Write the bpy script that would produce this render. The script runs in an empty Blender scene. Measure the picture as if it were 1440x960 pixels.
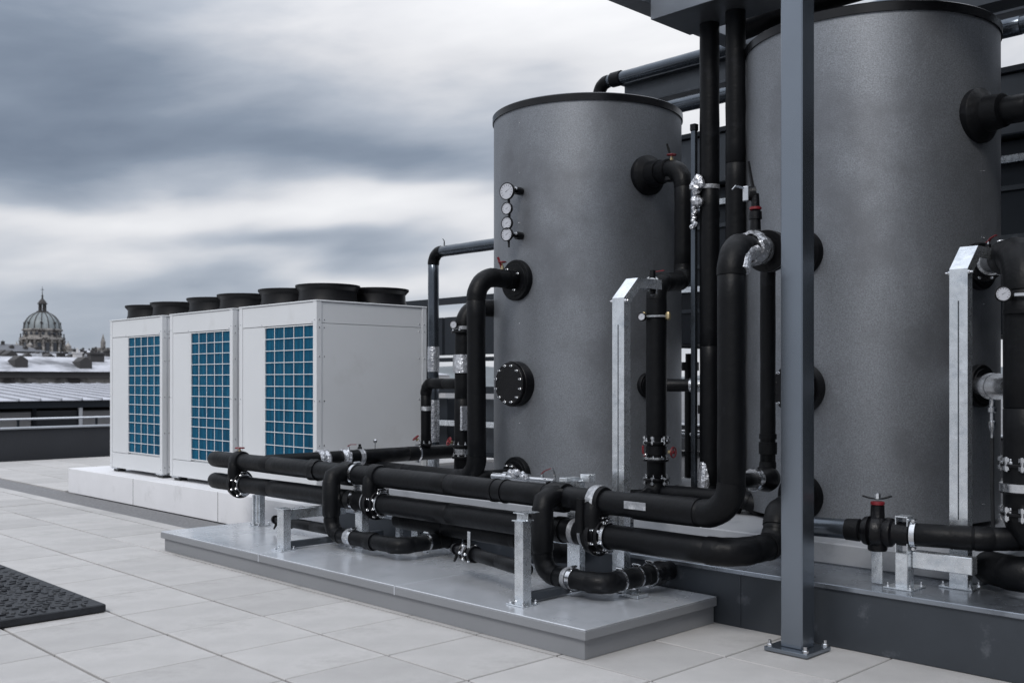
import bpy, bmesh, math, random
from mathutils import Vector, Matrix
random.seed(7)
R = math.radians
PI = math.pi
S = bpy.context.scene
C = S.collection

# ------------------------------------------------------------------ camera
EYE = 1.383
YAW = 45.667                       # heading, degrees from +X towards +Y
cd = bpy.data.cameras.new("camera")
cam = bpy.data.objects.new("camera", cd); C.objects.link(cam)
cam.location = (0, 0, EYE)
cam.rotation_euler = (R(90), 0, R(YAW - 90))
cd.sensor_width = 36; cd.lens = 1436 / 1440 * 36
cd.shift_y = (535 - 480) / 1440
cd.clip_start = 0.05; cd.clip_end = 9000
cd.dof.use_dof = True; cd.dof.focus_distance = 6.6; cd.dof.aperture_fstop = 4.0
S.camera = cam

# ------------------------------------------------------------------ world
SUN_EL, SUN_AZ = 43, 203           # degrees; azimuth counted from +X towards +Y
W = bpy.data.worlds.new("World"); S.world = W; W.use_nodes = True
wn = W.node_tree.nodes; wl = W.node_tree.links
for n in list(wn): wn.remove(n)
def N(t, **k):
    n = wn.new(t)
    for a, b in k.items(): setattr(n, a, b)
    return n
def WM(op, a, b=None, c=None, clamp=False):
    n = N('ShaderNodeMath', operation=op, use_clamp=clamp)
    for i, v in enumerate((a, b, c)):
        if v is None: continue
        if isinstance(v, (int, float)): n.inputs[i].default_value = v
        else: wl.new(v, n.inputs[i])
    return n.outputs[0]
tc = N('ShaderNodeTexCoord')
sep = N('ShaderNodeSeparateXYZ'); wl.new(tc.outputs['Generated'], sep.inputs[0])
X_, Y_, Z_ = sep.outputs
az = WM('SUBTRACT', WM('ARCTAN2', Y_, X_), R(YAW))        # 0 ahead, + to the left
el = WM('ARCSINE', Z_)
# streaky cloud coordinates: direction stretched along the horizon and slightly tilted
tilt = WM('ADD', el, WM('MULTIPLY', az, 0.10))
cmb = N('ShaderNodeCombineXYZ')
wl.new(WM('MULTIPLY', az, 3.6), cmb.inputs[0]); wl.new(WM('MULTIPLY', tilt, 12.0), cmb.inputs[1]); cmb.inputs[2].default_value = 3.3
n1 = N('ShaderNodeTexNoise'); n1.inputs['Scale'].default_value = 1.0; n1.inputs['Detail'].default_value = 8; n1.inputs['Roughness'].default_value = 0.5; n1.inputs['Distortion'].default_value = 0.15
wl.new(cmb.outputs[0], n1.inputs['Vector'])
cmb2 = N('ShaderNodeCombineXYZ')
wl.new(WM('MULTIPLY', az, 1.5), cmb2.inputs[0]); wl.new(WM('MULTIPLY', tilt, 5.0), cmb2.inputs[1]); cmb2.inputs[2].default_value = 8.1
n2 = N('ShaderNodeTexNoise'); n2.inputs['Scale'].default_value = 2.2; n2.inputs['Detail'].default_value = 3
wl.new(cmb2.outputs[0], n2.inputs['Vector'])
wob = WM('SUBTRACT', n2.outputs[0], 0.5)
def bank(a0, e0, sa, se, amp, k=0.0):
    """one broad cloud bank (amp < 0 dark, > 0 bright); a0/e0 degrees"""
    da = WM('SUBTRACT', az, R(a0))
    de = WM('SUBTRACT', WM('ADD', WM('SUBTRACT', el, R(e0)), WM('MULTIPLY', wob, 0.10)), WM('MULTIPLY', da, k))
    q = WM('ADD', WM('POWER', WM('ABSOLUTE', WM('DIVIDE', da, R(sa))), 2.0), WM('POWER', WM('ABSOLUTE', WM('DIVIDE', de, R(se))), 2.0))
    return WM('MULTIPLY', WM('EXPONENT', WM('MULTIPLY', q, -1.0)), amp)
tot = WM('MULTIPLY', WM('SUBTRACT', n1.outputs[0], 0.5), 1.0)
for a in [(21, 12.2, 15, 2.4, -0.42, -0.08), (27, 10.2, 7, 2.0, -0.26, 0), (25, 17.6, 9, 3.6, -0.42, 0.0), (5, 11.6, 11, 1.5, -0.26, 0.03), (-1, 15.2, 5, 1.6, -0.16, 0.1),
          (6, 18.8, 9, 2.4, 0.30, -0.1), (7, 9.3, 13, 1.4, 0.36, -0.05), (20, 7.9, 7, 1.0, 0.22, 0), (11, 7.2, 8, 0.8, -0.22, 0.03), (8, 5.9, 9, 0.6, 0.18, 0.0), (10, 4.7, 12, .6, -.16, 0), (24, 5.6, 9, 1.0, 0.14, 0),
          (-12, 14, 12, 9, 0.30, 0), (-4, 19.5, 7, 3, 0.2, 0), (18, 2.6, 16, 1.2, -0.05, 0)]:
    tot = WM('ADD', tot, bank(*a))
cr = N('ShaderNodeValToRGB')
wl.new(WM('ADD', tot, 0.585), cr.inputs[0])
e = cr.color_ramp.elements
e[0].position = 0.0; e[0].color = (0.165, 0.205, 0.275, 1)
e[1].position = 1.0; e[1].color = (0.93, 0.935, 0.955, 1)
for p, c in ((0.25, (0.255, 0.305, 0.385, 1)), (0.5, (0.455, 0.50, 0.575, 1)), (0.75, (0.765, 0.775, 0.81, 1))):
    x = e.new(p); x.color = c
# overcast luminance rises towards the zenith
lift = WM('ADD', WM('MULTIPLY', WM('MAXIMUM', WM('SUBTRACT', Z_, 0.30), 0.0), 2.6), 1.0)
cl = N('ShaderNodeVectorMath', operation='SCALE'); wl.new(cr.outputs[0], cl.inputs[0]); wl.new(WM('MULTIPLY', lift, 10.0), cl.inputs['Scale'])
sky = N('ShaderNodeTexSky'); sky.sky_type = 'NISHITA'; sky.sun_disc = False
sky.sun_elevation = R(SUN_EL); sky.sun_rotation = R(90 - SUN_AZ)
mx = N('ShaderNodeMix', data_type='RGBA'); mx.inputs['Factor'].default_value = 0.96
wl.new(sky.outputs[0], mx.inputs['A']); wl.new(cl.outputs[0], mx.inputs['B'])
bg = N('ShaderNodeBackground'); bg.inputs['Strength'].default_value = 0.1
wl.new(mx.outputs['Result'], bg.inputs[0])
wo = N('ShaderNodeOutputWorld'); wl.new(bg.outputs[0], wo.inputs[0])

# ------------------------------------------------------------------ sun
sl = bpy.data.lights.new("sun", 'SUN'); sl.energy = 1.5; sl.angle = R(16); sl.color = (1.0, 0.97, 0.93)
so = bpy.data.objects.new("sun", sl); C.objects.link(so)
sd = Vector((math.cos(R(SUN_EL)) * math.cos(R(SUN_AZ)), math.cos(R(SUN_EL)) * math.sin(R(SUN_AZ)), math.sin(R(SUN_EL))))
so.rotation_euler = sd.to_track_quat('Z', 'Y').to_euler()
vs = S.view_settings
vs.view_transform = 'Standard'; vs.look = 'None'; vs.exposure = 0.0; vs.gamma = 1.0; vs.use_curve_mapping = False

# ------------------------------------------------------------------ materials
MATS = {}
def mat(name, col, rough=0.5, metal=0.0, var=0.15, vscale=4.0, bump=0.0, bscale=60.0, stretch=(1, 1, 1), rvar=0.0,
        spec=0.5, coat=0.0, rnd=0.0, dirt=None, dscale=2.0, dmin=0.55, dmax=0.75, speck=0.0, sscale=180.0, detail=6):
    m = bpy.data.materials.new(name); m.use_nodes = True
    nt = m.node_tree; nn = nt.nodes; L = nt.links
    p = nn['Principled BSDF']
    p.inputs['Roughness'].default_value = rough; p.inputs['Metallic'].default_value = metal
    p.inputs['Specular IOR Level'].default_value = spec; p.inputs['Coat Weight'].default_value = coat
    t = nn.new('ShaderNodeTexCoord'); mp = nn.new('ShaderNodeMapping'); mp.inputs['Scale'].default_value = stretch
    L.new(t.outputs['Object'], mp.inputs[0])
    nz = nn.new('ShaderNodeTexNoise'); nz.inputs['Scale'].default_value = vscale; nz.inputs['Detail'].default_value = detail; nz.inputs['Roughness'].default_value = 0.6
    L.new(mp.outputs[0], nz.inputs['Vector'])
    def math_(op, a, b, clamp=False):
        n = nn.new('ShaderNodeMath'); n.operation = op; n.use_clamp = clamp
        for i, v in enumerate((a, b)):
            if isinstance(v, (int, float)): n.inputs[i].default_value = v
            else: L.new(v, n.inputs[i])
        return n.outputs[0]
    f = math_('ADD', math_('MULTIPLY', math_('SUBTRACT', nz.outputs[0], 0.5), var * 4), 1.0)
    if speck:
        ns = nn.new('ShaderNodeTexNoise'); ns.inputs['Scale'].default_value = sscale; ns.inputs['Detail'].default_value = 2
        L.new(t.outputs['Object'], ns.inputs['Vector'])
        f = math_('MULTIPLY', f, math_('ADD', math_('MULTIPLY', math_('SUBTRACT', ns.outputs[0], 0.5), speck * 4), 1.0))
    if rnd:
        oi = nn.new('ShaderNodeObjectInfo')
        f = math_('MULTIPLY', f, math_('ADD', math_('MULTIPLY', math_('SUBTRACT', oi.outputs['Random'], 0.5), rnd * 2), 1.0))
    sc = nn.new('ShaderNodeVectorMath'); sc.operation = 'SCALE'; sc.inputs[0].default_value = col[:3]; L.new(f, sc.inputs['Scale'])
    out = sc.outputs[0]
    if dirt:
        nd = nn.new('ShaderNodeTexNoise'); nd.inputs['Scale'].default_value = dscale; nd.inputs['Detail'].default_value = 8; nd.inputs['Roughness'].default_value = 0.65
        L.new(mp.outputs[0], nd.inputs['Vector'])
        mr = nn.new('ShaderNodeMapRange'); mr.inputs['From Min'].default_value = dmin; mr.inputs['From Max'].default_value = dmax
        L.new(nd.outputs[0], mr.inputs['Value'])
        mi = nn.new('ShaderNodeMix'); mi.data_type = 'RGBA'; mi.inputs['B'].default_value = (*dirt, 1)
        L.new(mr.outputs[0], mi.inputs['Factor']); L.new(out, mi.inputs['A']); out = mi.outputs['Result']
    L.new(out, p.inputs['Base Color'])
    if rvar:
        nr = nn.new('ShaderNodeTexNoise'); nr.inputs['Scale'].default_value = vscale * 1.7; nr.inputs['Detail'].default_value = 5
        L.new(mp.outputs[0], nr.inputs['Vector'])
        L.new(math_('ADD', math_('MULTIPLY', math_('SUBTRACT', nr.outputs[0], 0.5), rvar * 4), rough, True), p.inputs['Roughness'])
    if bump:
        nb = nn.new('ShaderNodeTexNoise'); nb.inputs['Scale'].default_value = bscale; nb.inputs['Detail'].default_value = 4
        L.new(mp.outputs[0], nb.inputs['Vector'])
        bp = nn.new('ShaderNodeBump'); bp.inputs['Strength'].default_value = bump; bp.inputs['Distance'].default_value = 0.01
        L.new(nb.outputs[0], bp.inputs['Height']); L.new(bp.outputs[0], p.inputs['Normal'])
    MATS[name] = m
    return m
M_TILE = mat('paving_concrete', (0.385, 0.376, 0.37), 0.8, var=0.14, vscale=2.2, bump=0.15, bscale=220, rnd=0.085, speck=0.07, sscale=220, dirt=(0.235, 0.228, 0.222), dscale=1.3, dmin=0.55, dmax=0.80)
M_GROUT = mat('joint_bedding', (0.045, 0.045, 0.048), 0.95, var=0.3, vscale=30)
M_GRAVEL = mat('dark_gravel', (0.17, 0.17, 0.175), 0.9, var=0.35, vscale=40, bump=0.8, bscale=120)
M_PLATE = mat('zinc_sheet', (0.60, 0.625, 0.665), 0.24, 0.50, var=0.08, vscale=1.6, rvar=0.08, bump=0.06, bscale=5, dirt=(0.44, 0.47, 0.515), dscale=1.9, dmin=0.52, dmax=0.72)
M_PLATE_S = mat('painted_sheet_grey', (0.235, 0.242, 0.256), 0.42, 0.2, var=0.06, vscale=2.0, bump=0.04, bscale=6)
M_DARKSHEET = mat('dark_sheet', (0.044, 0.051, 0.061), 0.42, 0.35, var=0.18, vscale=2.5, bump=0.12, bscale=9, rvar=0.10, dirt=(0.15, 0.16, 0.18), dscale=5, dmin=0.62, dmax=0.80)
M_DARKTOP = mat('dark_sheet_top', (0.26, 0.285, 0.32), 0.25, 0.75, var=0.2, vscale=2.0, rvar=0.12, bump=0.10, bscale=6, dirt=(0.11, 0.12, 0.14), dscale=3, dmin=0.5, dmax=0.7)
M_PAD = mat('base_concrete', (0.27, 0.28, 0.30), 0.7, var=0.1, vscale=3, bump=0.1, bscale=50, dirt=(0.18, 0.19, 0.20), dscale=3)
M_WHITEC = mat('white_render', (0.66, 0.66, 0.68), 0.75, var=0.05, vscale=3, bump=0.1, bscale=60, dirt=(0.45, 0.45, 0.46), dscale=2.5, dmin=0.60, dmax=0.85)
M_UNIT = mat('unit_enamel', (0.595, 0.608, 0.625), 0.38, 0.0, var=0.03, vscale=1.5, bump=0.02, bscale=3, dirt=(0.50, 0.505, 0.51), dscale=1.7, dmin=0.58, dmax=0.85)
M_UNITB = mat('unit_shadow_gap', (0.03, 0.03, 0.032), 0.8)  # dark tone of the plinth joints
M_COIL = mat('coil_blue', (0.004, 0.115, 0.225), 0.38, 0.3, var=0.35, vscale=3.0, stretch=(1, 14, 1), dirt=(0.007, 0.19, 0.33), dscale=1.6, dmin=0.42, dmax=0.66)
M_COILD = mat('coil_depth', (0.002, 0.022, 0.045), 0.6)  # darkened coil blue, painting the shade deep between the fins
M_WIRE = mat('white_wire', (0.72, 0.73, 0.74), 0.4, var=0.03)
M_FAN = mat('fan_plastic', (0.005, 0.005, 0.006), 0.42, spec=0.25, var=0.2, vscale=8)
M_FOAM = mat('black_foam', (0.0038, 0.0042, 0.0052), 0.44, 0.0, var=0.22, vscale=5, bump=0.30, bscale=24, rvar=0.08, spec=0.16, dirt=(0.017, 0.018, 0.022), dscale=5.5, dmin=0.60, dmax=0.80)
M_FOAM2 = mat('black_foam_elbow', (0.0035, 0.0038, 0.0047), 0.44, 0.0, var=0.25, vscale=7, bump=0.45, bscale=20, rvar=0.08, spec=0.16, dirt=(0.016, 0.017, 0.020), dscale=7, dmin=0.60, dmax=0.80)
M_CAST = mat('black_cast', (0.003, 0.003, 0.004), 0.34, 0.0, spec=0.25, var=0.2, vscale=20, bump=0.25, bscale=70)
M_RUBBER = mat('black_rubber', (0.018, 0.019, 0.021), 0.55, var=0.25, vscale=12, bump=0.3, bscale=50)
M_TANK = mat('tank_jacket', (0.212, 0.224, 0.243), 0.46, 0.66, var=0.07, vscale=1.3, bump=0.16, bscale=150, speck=0.27, sscale=120, dirt=(0.150, 0.156, 0.170), dscale=1.6, dmin=0.47, dmax=0.70, rvar=0.03)
M_RIM = mat('tank_rim_black', (0.005, 0.005, 0.006), 0.26, 0.0, spec=0.4, var=0.1)
M_GALV = mat('galvanised', (0.74, 0.77, 0.80), 0.27, 0.9, var=0.16, vscale=14, rvar=0.10, bump=0.10, bscale=30, dirt=(0.56, 0.60, 0.645), dscale=10, dmin=0.5, dmax=0.7)
M_STEEL = mat('bright_steel', (0.66, 0.67, 0.69), 0.22, 1.0, var=0.12, vscale=30, rvar=0.08)
M_FOIL = mat('aluminium_tape', (0.60, 0.61, 0.64), 0.30, 0.85, var=0.2, vscale=18, rvar=0.15, bump=1.0, bscale=38)
M_TAPE = mat('grey_tape', (0.30, 0.31, 0.33), 0.38, 0.5, var=0.25, vscale=22, bump=0.6, bscale=40, dirt=(0.55, 0.56, 0.58), dscale=16, dmin=0.52, dmax=0.62)
M_BRASS = mat('brass_fitting', (0.42, 0.34, 0.20), 0.35, 0.9, var=0.2, vscale=30)
M_RED = mat('red_handle', (0.15, 0.009, 0.014), 0.4, var=0.1, vscale=30)
M_COL = mat('column_paint', (0.24, 0.27, 0.31), 0.27, 0.93, var=0.05, vscale=2, bump=0.03, bscale=10)
M_TRUNK = mat('trunking_steel', (0.30, 0.32, 0.35), 0.34, 0.9, var=0.14, vscale=2.5, rvar=0.08, bump=0.05, bscale=8)
M_JACK = mat('jacket_metal', (0.10, 0.115, 0.135), 0.24, 0.85, var=0.2, vscale=3, rvar=0.1, bump=0.1, bscale=12)
M_COLD = mat('rack_paint', (0.016, 0.020, 0.026), 0.42, 0.2, spec=0.3, var=0.1, vscale=3)
M_DIAL = mat('dial_white', (0.45, 0.46, 0.50), 0.4, var=0.02)
M_DGLASS = mat('dial_print', (0.04, 0.04, 0.05), 0.5)
M_MAT = mat('rubber_mat', (0.018, 0.020, 0.024), 0.55, spec=0.3, var=0.35, vscale=16, bump=0.3, bscale=60)
M_PARAPET = mat('parapet_render', (0.020, 0.022, 0.027), 0.8, var=0.12, vscale=1.5, bump=0.2, bscale=30)
M_COPING = mat('parapet_coping', (0.35, 0.37, 0.40), 0.4, 0.6, var=0.1)
M_ROOFM = mat('seam_roof_metal', (0.46, 0.47, 0.52), 0.5, 0.1, var=0.10, vscale=0.7, rnd=0.07, dirt=(0.38, 0.39, 0.43), dscale=0.6, dmin=0.52, dmax=0.75)
M_SEAM = mat('seam_grey', (0.30, 0.31, 0.34), 0.5)
M_ROOFW = mat('pale_roof', (0.44, 0.45, 0.49), 0.7, var=0.22, vscale=0.35, dirt=(0.13, 0.135, 0.15), dscale=0.22, dmin=0.47, dmax=0.62)
M_ROOFD = mat('dark_roof', (0.10, 0.105, 0.12), 0.7, var=0.25, vscale=0.3)
M_STONE = mat('old_stone', (0.30, 0.285, 0.27), 0.85, var=0.30, vscale=0.35, dirt=(0.055, 0.05, 0.05), dscale=0.45, dmin=0.44, dmax=0.58)
M_STONED = mat('dark_stone', (0.045, 0.043, 0.044), 0.85, var=0.3, vscale=0.4)
M_WALLW = mat('pale_facade', (0.50, 0.49, 0.49), 0.8, var=0.12, vscale=0.2, dirt=(0.33, 0.32, 0.31), dscale=0.2)
M_DOME = mat('dome_copper', (0.20, 0.225, 0.235), 0.55, 0.2, var=0.25, vscale=0.3, stretch=(1, 1, 0.3), dirt=(0.33, 0.35, 0.36), dscale=0.3)
M_GLASS = mat('window_glass', (0.03, 0.035, 0.045), 0.12, 0.0, var=0.2, vscale=1)
M_GROUND = mat('city_ground', (0.14, 0.14, 0.145), 0.9, var=0.3, vscale=0.02)
M_HILL = mat('hill_cover', (0.13, 0.145, 0.155), 0.95, var=0.3, vscale=0.01)

# ------------------------------------------------------------------ mesh building
def root_of(o):
    v = Vector((0, 0, 0))
    while o is not None:
        v = v + o.location; o = o.parent
    return v
class B:
    def __init__(s): s.v = []; s.f = []
    def add(s, vs_, fs):
        k = len(s.v); s.v += [tuple(v) for v in vs_]; s.f += [tuple(i + k for i in f) for f in fs]
    def box(s, x0, x1, y0, y1, z0, z1, bev=0.0):
        if bev <= 0:
            s.add([(x, y, z) for x in (x0, x1) for y in (y0, y1) for z in (z0, z1)],
                  [(0, 1, 3, 2), (4, 6, 7, 5), (0, 4, 5, 1), (2, 3, 7, 6), (0, 2, 6, 4), (1, 5, 7, 3)])
            return s
        bm = bmesh.new(); bmesh.ops.create_cube(bm, size=1.0)
        for v in bm.verts:
            v.co = Vector(((x0 + x1) / 2 + v.co.x * (x1 - x0), (y0 + y1) / 2 + v.co.y * (y1 - y0), (z0 + z1) / 2 + v.co.z * (z1 - z0)))
        bmesh.ops.bevel(bm, geom=list(bm.edges), offset=bev, segments=1, affect='EDGES', profile=0.5)
        bm.verts.ensure_lookup_table()
        s.add([v.co.copy() for v in bm.verts], [[v.index for v in f.verts] for f in bm.faces]); bm.free()
        return s
    def rings(s, cs, rs, seg=24, cap0=True, cap1=True, closed=False):
        """a tube of circular rings; cs points, rs radii"""
        cs = [Vector(c) for c in cs]; n = len(cs); k = len(s.v)
        t0 = None
        for i in range(n): 
            if (cs[min(i + 1, n - 1)] - cs[max(i - 1, 0)]).length > 1e-9:
                t0 = (cs[min(i + 1, n - 1)] - cs[max(i - 1, 0)]).normalized(); break
        up = Vector((0, 0, 1)) if abs(t0.z) < 0.9 else Vector((1, 0, 0))
        u = (up - t0 * up.dot(t0)).normalized(); t = t0
        for i in range(n):
            d = cs[min(i + 1, n - 1)] - cs[max(i - 1, 0)]
            if d.length > 1e-9: t = d.normalized()
            u = (u - t * u.dot(t)).normalized(); w = t.cross(u)
            for j in range(seg):
                a = 2 * PI * j / seg
                s.v.append(tuple(cs[i] + (u * math.cos(a) + w * math.sin(a)) * rs[i]))
        for i in range(n - 1):
            for j in range(seg):
                a = k + i * seg + j; b = k + i * seg + (j + 1) % seg
                s.f.append((a, b, b + seg, a + seg))
        if cap0: s.f.append(tuple(k + j for j in range(seg))[::-1])
        if cap1: s.f.append(tuple(k + (n - 1) * seg + j for j in range(seg)))
        return s
    def lathe(s, org, ax, prof, seg=24, cap0=True, cap1=True):
        """prof = [(distance along axis, radius)...]"""
        o = Vector(org); a = Vector(ax).normalized()
        up = Vector((0, 0, 1)) if abs(a.z) < 0.9 else Vector((1, 0, 0))
        u = (up - a * up.dot(a)).normalized(); w = a.cross(u); k = len(s.v); n = len(prof)
        for d, r in prof:
            for j in range(seg):
                t = 2 * PI * j / seg
                s.v.append(tuple(o + a * d + (u * math.cos(t) + w * math.sin(t)) * r))
        for i in range(n - 1):
            for j in range(seg):
                p = k + i * seg + j; q = k + i * seg + (j + 1) % seg
                s.f.append((p, q, q + seg, p + seg))
        if cap0: s.f.append(tuple(k + j for j in range(seg))[::-1])
        if cap1: s.f.append(tuple(k + (n - 1) * seg + j for j in range(seg)))
        return s
    def disc(s, org, ax, r, th, bev=0.004, seg=28):
        return s.lathe(org, ax, [(0, r), (th - bev, r), (th, r - bev)], seg)
    def sweep(s, pts, prof, side):
        """sweep a closed 2-D profile [(a, b)] along pts; 'side' is the fixed width direction"""
        pts = [Vector(p) for p in pts]; sd_ = Vector(side).normalized(); k = len(s.v); n = len(pts); m = len(prof)
        for i, p in enumerate(pts):
            d0 = (p - pts[i - 1]).normalized() if i else None
            d1 = (pts[i + 1] - p).normalized() if i < n - 1 else None
            if d0 is None: t = d1; sc = 1
            elif d1 is None: t = d0; sc = 1
            else:
                t = (d0 + d1).normalized(); sc = 1 / max(0.2, t.dot(d0))
            nrm = sd_.cross(t).normalized()
            for a, b in prof: s.v.append(tuple(p + sd_ * a + nrm * b * sc))
        for i in range(n - 1):
            for j in range(m):
                p = k + i * m + j; q = k + i * m + (j + 1) % m
                s.f.append((p, q, q + m, p + m))
        s.f.append(tuple(k + j for j in range(m))[::-1]); s.f.append(tuple(k + (n - 1) * m + j for j in range(m)))
        return s
    def mesh(s, name, m, org=(0, 0, 0), sharp=32):
        me = bpy.data.meshes.new(name); o = Vector(org)
        me.from_pydata([tuple(Vector(v) - o) for v in s.v], [], s.f); 
        bm = bmesh.new(); bm.from_mesh(me); bmesh.ops.recalc_face_normals(bm, faces=bm.faces); bm.to_mesh(me); bm.free()
        me.polygons.foreach_set('use_smooth', [True] * len(me.polygons))
        me.set_sharp_from_angle(angle=R(sharp)); me.materials.append(m); me.update()
        return me
    def build(s, name, m, parent=None, sharp=32, org=None):
        if org is None: org = root_of(parent) if parent else (0, 0, 0)
        o = bpy.data.objects.new(name, s.mesh(name, m, org, sharp)); C.objects.link(o)
        if parent: o.parent = parent
        else: o.location = org
        return o
def tag(o, label=None, cat=None, group=None, kind=None):
    for k, v in (('label', label), ('category', cat), ('group', group), ('kind', kind)):
        if v: o[k] = v
    return o
def thing(name, label, cat, loc, group=None):
    o = bpy.data.objects.new(name, None); C.objects.link(o); o.location = loc; o.empty_display_size = 0.1
    return tag(o, label, cat, group)
def inst(name, me, parent, wloc, rot=None, scale=None):
    o = bpy.data.objects.new(name, me); C.objects.link(o); o.parent = parent
    o.location = Vector(wloc) - (root_of(parent) if parent else Vector((0, 0, 0)))
    if rot is not None: o.rotation_euler = rot
    if scale is not None: o.scale = scale
    return o
def struct(name, b, m): return tag(b.build(name, m), kind='structure')
def align(d):  # euler turning +Z onto d
    return Vector(d).to_track_quat('Z', 'Y').to_euler()

# shared small pieces
b = B(); b.lathe((0, 0, 0), (0, 0, 1), [(0, .0105), (.008, .0105), (.010, .0085)], 6); b.lathe((0, 0, .009), (0, 0, 1), [(0, .006), (.014, .006), (.016, .0045)], 8)
BOLT = b.mesh('bolt', M_STEEL)
b = B(); b.lathe((0, 0, 0), (0, 0, 1), [(0, .016), (.011, .016), (.014, .012)], 6); b.lathe((0, 0, .012), (0, 0, 1), [(0, .009), (.02, .009)], 8)
BIGBOLT = b.mesh('anchor_bolt', M_STEEL)

def ring_bolts(parent, org, ax, r, n, ph=0.0, me=None, name='bolt', sc=1.0):
    o = Vector(org); a = Vector(ax).normalized(); up = Vector((0, 0, 1)) if abs(a.z) < .9 else Vector((1, 0, 0))
    u = (up - a * up.dot(a)).normalized(); w = a.cross(u)
    for i in range(n):
        t = 2 * PI * (i + ph) / n
        inst(name, me or BOLT, parent, o + (u * math.cos(t) + w * math.sin(t)) * r, align(a), (sc, sc, sc))

b = B(); b.lathe((0, 0, -.03), (0, 0, 1), [(0, .0065), (.06, .0065)], 6); b.lathe((0, 0, -.024), (0, 0, 1), [(0, .014), (.016, .014)], 6); b.lathe((0, 0, .010), (0, 0, 1), [(0, .014), (.016, .014)], 6)
STUD = b.mesh('stud_bolt', M_STEEL)
# ------------------------------------------------------------------ pipes
def path_pieces(pts, bend):
    """split a polyline into straight pieces and elbow arcs"""
    pts = [Vector(p) for p in pts]; cur = pts[0]; out = []
    for i in range(1, len(pts) - 1):
        p = pts[i]; d0 = (p - pts[i - 1]).normalized(); d1 = (pts[i + 1] - p).normalized()
        ang = d0.angle(d1); bd = bend[i - 1] if isinstance(bend, (list, tuple)) else bend
        tl = bd * math.tan(ang / 2)
        a = p - d0 * tl; c = p + d1 * tl
        out.append(('s', cur, a))
        nrm = (d1 - d0 * d1.dot(d0)).normalized(); cen = a + nrm * bd
        n = max(5, int(ang / R(9)))
        arc = [cen + (-nrm * math.cos(ang * k / n) + d0 * math.sin(ang * k / n)) * bd for k in range(n + 1)]
        out.append(('e', arc)); cur = c
    out.append(('s', cur, pts[-1]))
    return out
def add_pipe(root, pts, r, bend=0.14, m=None, me=None, maxlen=1.15, seg=26, cuts=None, wob=0.0012, names=('insulation_section', 'elbow'), endcap=(0, 0)):
    m = m or M_FOAM; me = me or M_FOAM2
    rnd = random.Random(int(r * 1e4) + len(root.name))
    pcs = path_pieces(pts, bend)
    for idx, pc in enumerate(pcs):
        if pc[0] == 'e':
            arc = pc[1]; n = len(arc)
            b = B(); rs = [r + .0035 + (0.001 * math.sin(i * 1.7)) for i in range(n)]
            d0 = (arc[0] - arc[1]).normalized(); d1 = (arc[-1] - arc[-2]).normalized()
            cs = [arc[0] + d0 * .010] * 1 + [arc[0] + d0 * .007] + arc + [arc[-1] + d1 * .007, arc[-1] + d1 * .010]
            b.rings(cs, [r - .004, rs[0]] + rs + [rs[-1], r - .004], seg); b.build(names[1], me, root, sharp=50)
        else:
            a, c = pc[1], pc[2]; L = (c - a).length
            if L < 0.004: continue
            k = max(1, math.ceil(L / maxlen)); d = (c - a) / L
            q0 = 0
            ends = [L * (i + 1) / k + (rnd.uniform(-.1, .1) * L / k if i < k - 1 else 0) for i in range(k)]
            for qi, q1 in enumerate(ends):
                st = a + d * q0; ln = q1 - q0; ch = min(.004, ln * .2)
                rr = r + rnd.uniform(-.0012, .0012)
                n = max(2, int(ln / .12)); cs = [st, st + d * ch]; rs = [rr - .0035, rr]
                for i in range(1, n): cs.append(st + d * (ch + (ln - 2 * ch) * i / n)); rs.append(rr + rnd.uniform(-wob, wob))
                cs += [st + d * (ln - ch), st + d * ln]; rs += [rr, rr - .0035]
                if endcap[0] and idx == 0 and qi == 0:
                    cs = [st + d * (r * (1 - math.cos(t))) for t in (R(8), R(30), R(50), R(70))] + cs[2:]; rs = [rr * math.sin(t) for t in (R(18), R(45), R(65), R(80))] + rs[2:]
                if endcap[1] and idx == len(pcs) - 1 and qi == len(ends) - 1:
                    cs = cs[:-2] + [st + d * (ln - r * (1 - math.cos(t))) for t in (R(70), R(50), R(30), R(8))]; rs = rs[:-2] + [rr * math.sin(t) for t in (R(80), R(65), R(45), R(18))]
                b = B(); b.rings(cs, rs, seg); b.build(names[0], m, root, sharp=50)
                q0 = q1
def band(root, c, ax, r, w=0.03, m=None, name='tape_band', th=0.003, lumpy=0.0, seg=28):
    """a strap, tape wrap or clamp ring round a pipe"""
    a = Vector(ax).normalized(); c = Vector(c); n = 5 if lumpy else 1
    b = B(); rs = [(-w / 2, r - .004), (-w / 2, r + th)]
    for i in range(1, n): rs.append((-w / 2 + w * i / n, r + th + (random.uniform(0, lumpy))))
    rs += [(w / 2, r + th), (w / 2, r - .004)]
    b.lathe(c, a, rs, seg, False, False)
    if lumpy:
        b.v = [tuple(Vector(v) + (Vector(v) - c - a * (Vector(v) - c).dot(a)).normalized() * random.uniform(-.2, 1) * lumpy) for v in b.v]
    return b.build(name, m or M_TAPE, root, sharp=20 if lumpy else 40)
def clamp_ring(root, c, ax, r, w=0.022, name='pipe_clamp', lug=(0, 0, 1)):
    a = Vector(ax).normalized(); c = Vector(c); l = Vector(lug).normalized()
    b = B(); b.lathe(c, a, [(-w / 2, r - .002), (-w / 2, r + .004), (w / 2, r + .004), (w / 2, r - .002)], 28, False, False)
    for s_ in (1, -1):
        p = c + l * (r + .010) * s_; b.lathe(p - a.cross(l) * .022, a.cross(l), [(0, .0085), (.044, .0085)], 8)
        b.lathe(p - a.cross(l) * .03, a.cross(l), [(0, .005), (.06, .005)], 6)
    return b.build(name, M_STEEL, root)
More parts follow.
